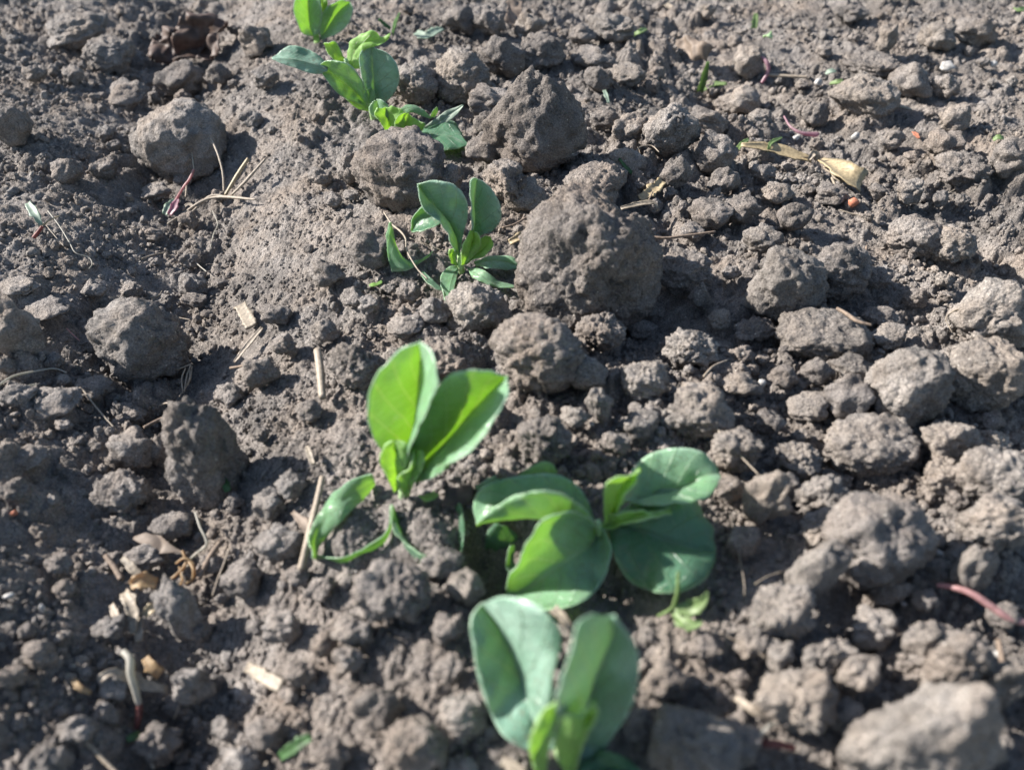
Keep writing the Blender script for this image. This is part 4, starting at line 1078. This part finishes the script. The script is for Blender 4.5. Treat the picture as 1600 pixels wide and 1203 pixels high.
# dry stalk tangle in the furrow, with the shrivelled purple weed
p0 = pt(330, 308, .004)
tang = thing('dry_stalk_tangle', 'tangle of dry brown stalks lying in the furrow before the round clod', 'stalks', p0)
for pts, r_ in (([(262,350,.004),(285,335,.006),(315,315,.010),(345,308,.008),(400,312,.004)], [1.5,1.8,2.4,1.4]),
                ([(280,352,.004),(310,322,.008),(330,306,.010),(360,308,.006)], [1.4,1.6,1.2]),
                ([(352,305,.006),(372,272,.010),(388,248,.012)], [2.2,3.0,2.6]),
                ([(362,305,.004),(385,282,.008),(415,248,.010)], [1.8,2.2,1.6]),
                ([(350,300,.004),(348,270,.012),(340,240,.02),(329,216,.026)], [1.5,1.6,1.8])):
    strand('stalk', pts, r_, M_ROOT if r_[0] < 2 else M_STRAW, '', '', parent=tang)
p0 = pt(270, 330, .004)
wd = thing('purple_weed', 'uprooted weed with purple stem and mauve-edged leaf at the left of the stalk tangle', 'weed', p0)
strand('stem', [(272,318,.006),(285,295,.010),(296,280,.014),(303,265,.018)], [2.2,1.8,1.6,2.0], M_PINK, '', '', parent=wd)
strand('root', [(303,265,.018),(300,240,.024),(296,212,.030)], [.9,.8,.6], M_WHITEROOT, '', '', parent=wd)
strand('root', [(292,285,.010),(291,300,.006),(290,308,.004)], [1.6,1.0], M_ROOT, '', '', parent=wd)
blade('leaf', [(258,336,.004),(264,325,.008),(273,312,.010)], [8,12,4], M_GREYLEAF, parent=wd, curl=.5)
blade('leaf', [(265,336,.006),(272,325,.010),(278,312,.012)], [7,12,4], M_PURPLE, parent=wd, curl=.5)
blade('dried_curl', [(286,330,.004),(290,322,.006),(298,320,.006),(302,327,.004)], [3,4,4,3], M_STRAWPALE, parent=wd)

# red-stemmed weed, far left
p0 = pt(60, 360, .003)
wd = thing('red_stemmed_weed', 'tiny weed with red stem and grey-green seed leaf on the left crumbs', 'weed', p0)
strand('stem', [(52,372,.003),(60,362,.006),(66,354,.009)], [2.6,2.4,2.2], M_RED, '', '', parent=wd)
strand('side_shoot', [(66,352,.010),(78,344,.012),(92,338,.012)], [1.3,1.2,.9], M_STRAW, '', '', parent=wd)
blade('leaf', [(65,352,.010),(56,336,.014),(44,318,.014)], [5,13,7], M_GREYLEAF, parent=wd, curl=.4)

# small lime weed beside the dark bean leaf
p0 = pt(1050, 965, .003)
wd = thing('lime_weed', 'small lime-green two-leaved weed under the broad dark bean leaf', 'weed', p0)
strand('stem', [(1028,962,.002),(1042,955,.008),(1052,948,.012)], [2.2,2.4,2.4], M_PALESPROUT, '', '', parent=wd)
strand('shoot', [(1052,948,.012),(1058,925,.020),(1060,894,.028)], [3.4,3.2,2.4], M_PALESPROUT, '', '', parent=wd)
blade('leaf', [(1054,952,.012),(1078,950,.013),(1098,938,.018),(1105,924,.022)], [10,24,18,3], M_PALESPROUT, parent=wd, curl=.45)
blade('leaf', [(1050,958,.008),(1068,972,.010),(1086,976,.011),(1097,970,.012)], [6,18,17,5], M_PALESPROUT, parent=wd, curl=.45)

# forked green sprout and other sprouts
p0 = pt(1094, 142, .002)
wd = thing('forked_sprout', 'forked green sprout of two blades in the shaded hollow at the back', 'sprout', p0)
blade('shoot', [(1094,143,.004),(1100,122,.018),(1107,97,.034)], [9,10,4], M_PALESPROUT, parent=wd, curl=.5)
blade('shoot', [(1096,142,.004),(1112,133,.010),(1136,132,.014)], [8,8,4], M_PALESPROUT, parent=wd, curl=.5)
SG = 'small green sprouts'
blade('green_sprout', [(340,745,.012),(350,752,.010),(357,768,.006)], [9,13,9], M_SPROUT, 'short green sprout at the foot of the tall furrow clod', 'sprout', SG, curl=.5)
blade('green_sprout', [(1178,45,.004),(1180,32,.010),(1181,22,.014)], [9,9,4], M_PALESPROUT, 'pale upright sprout near the upper frame edge', 'sprout', SG)
blade('green_sprout', [(1196,58,.008),(1202,54,.012),(1206,60,.008)], [8,12,6], M_YOUNG, 'bright lime leaf tip behind the purple stem', 'sprout', SG, curl=.2)
blade('green_sprout', [(1297,131,.004),(1308,129,.006),(1317,126,.006)], [4,8,3], M_PALESPROUT, 'green blade on soil left of the broad back mound', 'sprout', SG)
blade('green_sprout', [(1290,116,.003),(1298,112,.005),(1306,112,.004)], [4,7,4], M_GREYLEAF, 'grey-green leaf scrap just behind the green blade', 'sprout', SG)
blade('green_sprout', [(1404,130,.003),(1408,122,.006),(1412,117,.008)], [4,6,3], M_SPROUT, 'dark green blade beside the back mound', 'sprout', SG)
blade('green_sprout', [(1152,236,.006),(1158,226,.012),(1170,218,.014)], [5,7,3], M_PALESPROUT, 'small arching sprout at the end of the yellow husk', 'sprout', SG, curl=.3)
blade('green_sprout', [(1200,238,.010),(1204,224,.016),(1222,215,.018)], [4,6,2], M_PALESPROUT, 'pale curled sprout standing over the yellow husk', 'sprout', SG, curl=.3)
blade('green_sprout', [(995,278,.004),(978,262,.008),(967,248,.012)], [4,6,3], M_SPROUT, 'dark thin sprout behind the biggest clod', 'sprout', SG)
blade('green_sprout', [(1552,219,.004),(1560,215,.006),(1568,217,.004)], [4,8,4], M_PALESPROUT, 'flat green scrap near the right frame edge', 'sprout', SG)
blade('green_sprout', [(614,54,.004),(618,38,.014),(625,20,.024)], [6,7,2], M_SPROUT, 'narrow green shoot right of the farthest seedling', 'sprout', SG)
blade('green_sprout', [(610,46,.004),(600,38,.008),(592,30,.012)], [5,6,3], M_SPROUT, 'dark green shoot crossing the narrow one', 'sprout', SG)
blade('green_sprout', [(650,52,.006),(665,58,.006),(680,50,.008),(692,45,.008)], [10,15,14,5], M_GREYLEAF, 'pale grey-green leaf scrap on clods near the back', 'sprout', SG)
blade('green_sprout', [(992,55,.010),(1000,50,.014),(1010,46,.014)], [6,8,4], M_PALESPROUT, 'little green leaf tip on the far rim of the hollow', 'sprout', SG)
blade('green_sprout', [(438,1182,.006),(462,1165,.008),(486,1150,.008)], [12,17,12], M_SPROUT, 'blurred green blade at the lower frame edge', 'sprout', SG)
blade('green_sprout', [(1586,14,.006),(1592,16,.008),(1602,14,.008)], [5,7,4], M_PALESPROUT, 'green scrap in the far right corner', 'sprout', SG)
blade('green_sprout', [(944,142,.006),(948,152,.006),(951,162,.004)], [5,6,3], M_GREYLEAF, 'grey-green sliver between small clods behind the peaked clod', 'sprout', SG)

# coloured stems
strand('purple_seedling_stalk', [(1188,88,.018),(1198,98,.016),(1200,112,.010),(1190,130,.004)], [1.6,3.2,2.8,2.2], M_PURPLE, 'purple upright stem bending over far soil', 'stem')
strand('stalk', [(1195,117,.006),(1225,119,.006),(1262,121,.004)], [2.6,2.4,2.0], M_ROOT, 'tan stalk lying flat beside the purple upright stem', 'stalk')
strand('purple_seedling_stalk', [(1225,182,.006),(1235,198,.005),(1252,208,.005),(1278,211,.004)], [1.3,1.6,2.4,4.0], M_PURPLE, 'violet thread-like stem thickening at one end, behind the yellow husk', 'stem')
strand('pale_stem', [(1392,166,.006),(1410,167,.006),(1425,172,.004)], [1.6,2.2,1.2], M_WHITEROOT, 'white sliver with violet end on soil below the back mound', 'stem')
strand('pink_stem', [(1465,914,.006),(1492,918,.010),(1520,928,.011),(1550,948,.010),(1578,966,.009),(1610,974,.008)], [2.8,4.0,4.8,5.0,5.0,5.0], M_PINK, 'smooth pink stem curving out of the right frame edge', 'stem', None, .008, sides=10)
p0 = pt(210, 1060, .006)
wr = thing('bent_root', 'bent white root with a red lower end in the blurred hollow', 'root', p0)
strand('white_end', [(193,1018,.018),(203,1030,.020),(204,1052,.018),(212,1080,.014),(217,1100,.010)], [5.0,5.6,5.2,5.0,4.6], M_WHITEROOT, '', '', parent=wr)
strand('red_end', [(217,1099,.010),(217,1115,.008),(213,1138,.004)], [4.8,4.6,3.6], M_RED, '', '', parent=wr)
blade('leaf_scrap', [(198,1156,.004),(210,1150,.006),(220,1146,.006)], [6,12,8], M_SPROUT, parent=wr)
blade('curled_husk', [(155,1062,.010),(175,1050,.014),(200,1056,.013),(225,1070,.012),(262,1076,.010)], [8,12,20,15,8], M_ROOT, 'tan husk arched behind the bent white root', 'husk', None, curl=.5, thick_px=3)
blade('curled_husk', [(115,1060,.004),(125,1074,.006),(142,1082,.006)], [6,8,5], M_HUSK, 'brown curled husk sliver left of the bent root', 'husk', None, curl=.5, thick_px=3)
strand('reddish_stalk_bit', [(1140,1145,.006),(1165,1152,.008),(1180,1155,.006)], [5,5.5,4], M_PINK, 'blurred pink stem bit in the front-right hollow', 'stem')
strand('reddish_stalk_bit', [(1190,1160,.006),(1212,1162,.008),(1240,1168,.006)], [5.5,6,4.5], M_RED, 'blurred red stem bit beside the pink one', 'stem')
strand('white_root_loop', [(1172,1180,.006),(1182,1155,.012),(1200,1135,.014),(1210,1128,.012)], [3,2.6,2], M_WHITEROOT, 'white bent root over the red stem bits', 'root')

# yellow husk tangle, lower left
p0 = pt(240, 900, .006)
ht = thing('husk_tangle', 'tangle of yellow husk fibres and splintered straw in the lower-left hollow', 'husk', p0)
for pts, r_, m_ in (([(285,860,.014),(290,880,.012),(275,898,.012),(258,910,.010)], [1.8,2.4,1.8], M_HUSK),
                    ([(290,872,.012),(302,888,.012),(300,905,.008),(288,912,.006)], [1.8,2.6,1.6], M_HUSK),
                    ([(280,885,.010),(285,905,.008),(280,915,.006)], [1.6,2.0,1.4], M_HUSK),
                    ([(295,882,.012),(285,895,.010),(292,908,.008)], [1.6,2.0,1.4], M_STRAWPALE),
                    ([(275,880,.012),(288,872,.014),(302,880,.012),(304,895,.010)], [1.6,1.8,1.6], M_HUSK)):
    strand('fibre', pts, r_, m_, '', '', parent=ht)
blade('splinter', [(192,872,.012),(208,888,.012),(225,905,.010)], [7,12,8], M_STRAWPALE, parent=ht, thick_px=4)
blade('splinter', [(205,915,.012),(222,908,.014),(245,912,.012)], [12,24,14], M_HUSK, parent=ht, thick_px=4, curl=.6)
blade('splinter', [(196,925,.008),(205,940,.010),(210,965,.008),(208,990,.006)], [12,20,14,7], M_STRAWPALE, parent=ht, thick_px=3, curl=.5)
blade('splinter', [(217,965,.006),(218,985,.006),(218,1002,.004)], [10,11,9], M_ROOT, parent=ht, thick_px=3)
blade('splinter', [(226,962,.008),(236,952,.010),(248,946,.010)], [8,15,8], M_STRAW, parent=ht, thick_px=4, curl=.5)

# dry root tuft between furrow clods
p0 = pt(290, 600, .006)
rt = thing('root_tuft', 'small tuft of dry rootlets behind the tall furrow clod', 'root tuft', p0)
for pts in ([(298,570,.014),(292,588,.010),(288,612,.006)], [(290,575,.014),(284,592,.010),(286,615,.005)], [(300,572,.012),(296,595,.008),(280,620,.004)],
            [(276,578,.010),(286,574,.014),(300,568,.014)], [(296,576,.012),(297,590,.010),(290,605,.006)], [(248,634,.006),(262,630,.010),(270,642,.006)]):
    strand('rootlet', pts, [1.0, 1.3, .7], M_ROOT, '', '', parent=rt)

# dead leaf at the back left: crumpled sheets
def crumpled(name, corners, label, m, seed, amp=.006, cat='dead leaf', parent=None, hs=None):
    A, B, C_, D_ = [np.array(pt(*c)) for c in corners]
    n = 22
    G = np.zeros((n, n, 3))
    for i in range(n):
        for j in range(n):
            u, v = i / (n - 1), j / (n - 1)
            G[i, j] = (A * (1 - u) + B * u) * (1 - v) + (D_ * (1 - u) + C_ * u) * v
    G = G.reshape(-1, 3)
    nn = np.cross(B - A, D_ - A); nn /= np.linalg.norm(nn)
    q = fbm(G + seed, 28, 3, seed)
    G = G + nn * (amp * 2 * (np.abs(q) * 2 - .5))[:, None] + 0.4 * amp * np.stack([perlin(G, 60, seed + 5), perlin(G, 60, seed + 6), perlin(G, 60, seed + 7)], -1) * 2
    idx = np.arange(n * n).reshape(n, n)
    F0 = np.stack([idx[:-1, :-1].ravel(), idx[:-1, 1:].ravel(), idx[1:, 1:].ravel(), idx[1:, :-1].ravel()], -1)
    # ragged outline: drop border cells here and there
    cx, cy = np.meshgrid(np.arange(n - 1), np.arange(n - 1), indexing='ij')
    rr = np.hypot((cx - n / 2 + .5) / (n / 2), (cy - n / 2 + .5) / (n / 2)).ravel()
    pc = G[F0[:, 0]]
    F0 = F0[rr < 1.08 + 0.5 * perlin(pc, 80, seed + 9)]
    off = np.array(parent.location if parent is not None else A)
    th = nn * 0.0003
    V = np.vstack([G + th, G - th]) - off
    edges = {}
    for f in F0:
        for a, b in zip(f, np.roll(f, -1)):
            k = (min(a, b), max(a, b)); edges[k] = None if k in edges else (a, b)
    rim = np.array([(a, a + n * n, b + n * n, b) for e in edges.values() if e for a, b in (e,)])
    o = obj(name, mesh_np(name, V, np.vstack([F0, F0[:, ::-1] + n * n, rim]), m), parent, None if parent is not None else Vector(A))
    if parent is None: tag(o, label, cat)
    return o
p0 = pt(285, 95, .004)
dl = thing('dead_leaf', 'crumpled dark brown dead leaf in the furrow at the back left', 'dead leaf', p0)
crumpled('leaf_fold', [(232,100,.004),(290,100,.004),(283,42,.03),(236,40,.03)], '', M_DEAD, 4, .006, parent=dl)
crumpled('leaf_fold', [(272,105,.004),(318,92,.006),(330,26,.03),(292,24,.034)], '', M_DEAD, 8, .006, parent=dl)
crumpled('leaf_fold', [(300,98,.004),(345,85,.006),(352,30,.022),(315,18,.026)], '', M_DEAD, 12, .005, parent=dl)
blade('leaf_vein', [(280,96,.006),(288,60,.02),(296,26,.032)], [5,8,5], M_DEADPALE, parent=dl)
crumpled('dead_leaf', [(1050,68,.010),(1100,104,.012),(1122,75,.022),(1068,52,.022)], 'pale grey curled dead leaf above the forked green sprout', M_DEADPALE, 21, .004)
crumpled('dead_leaf', [(790,45,.006),(812,40,.006),(818,-5,.02),(792,-8,.02)], 'reddish upright scrap of dead leaf behind the clods near the upper frame edge', M_DEADPALE, 25, .002)
crumpled('dead_leaf', [(200,838,.008),(240,862,.010),(285,862,.010),(238,826,.014)], 'grey-brown dead leaf scrap behind the yellow husk tangle', M_DEADPALE, 31, .002)
crumpled('dead_leaf', [(688,790,.003),(742,786,.003),(738,760,.008),(700,756,.007)], 'dark dead leaf behind the tangled seedling pair', M_DEAD, 35, .002)
crumpled('dead_leaf', [(805,238,.006),(832,250,.006),(835,236,.012),(808,222,.012)], 'thin brown flake between clods behind the biggest clod', M_DEADPALE, 37, .001)

# pebbles and grit
PG = 'small white pebbles'
for k, (x, y, w, h, lab) in enumerate([(1480,103,24,17,'white pebble on far soil at the right'),(1336,213,16,13,'round white pebble beside the dark hole at the right'),
    (1279,128,15,12,'white pebble left of the green blade'),(1440,115,10,9,'tiny white pebble near the far white one'),(252,132,9,9,'tiny bright pebble on the clod in the furrow'),
    (1432,860,24,20,'white pebble right of the notched pale clod'),(1465,862,16,18,'duller pebble beside the white one by the notched clod'),
    (1413,943,11,9,'tiny white grain left of the pink stem'),(68,1190,16,14,'blurred white pebble in the lower left corner'),(1190,600,14,18,'pointed white flake between clods right of centre'),
    (15,930,20,14,'blurred bluish-white pebble at the left frame edge'),(66,950,12,22,'blurred bluish pebble right of the edge one'),(1560,1022,18,16,'pebble in front of the pink stem'),
    (1245,214,14,10,'pale pebble at the end of the violet stem'),(1552,100,14,12,'pale pebble in far right soil'),(1060,1155,34,24,'white fleck on the blurred foreground clod'),
    (925,662,10,9,'tiny pale grain right of the shaded clod'),(1535,1010,16,13,'dull pebble below the pink stem')]):
    stone('pebble', x, y, w, h, M_PEBBLE, lab, 'pebble', PG, 60 + k)
stone('orange_grit', 1334, 316, 20, 19, M_BRICK, 'round orange bit of brick grit in front of the yellow husk', 'grit', None, 99)
stone('orange_grit', 22, 800, 14, 12, M_BRICK, 'small orange grit at the left frame edge', 'grit', None, 98)
blade('orange_flake', [(1427,207,.003),(1431,211,.004),(1436,217,.003)], [4,6,3], M_BRICK, 'thin orange flake between clods at the right', 'grit')
stone('snail_shell', 92, 562, 22, 16, M_DEADPALE, 'small tan rounded shell-like stone left of the grey cracked clod', 'stone', None, 97)
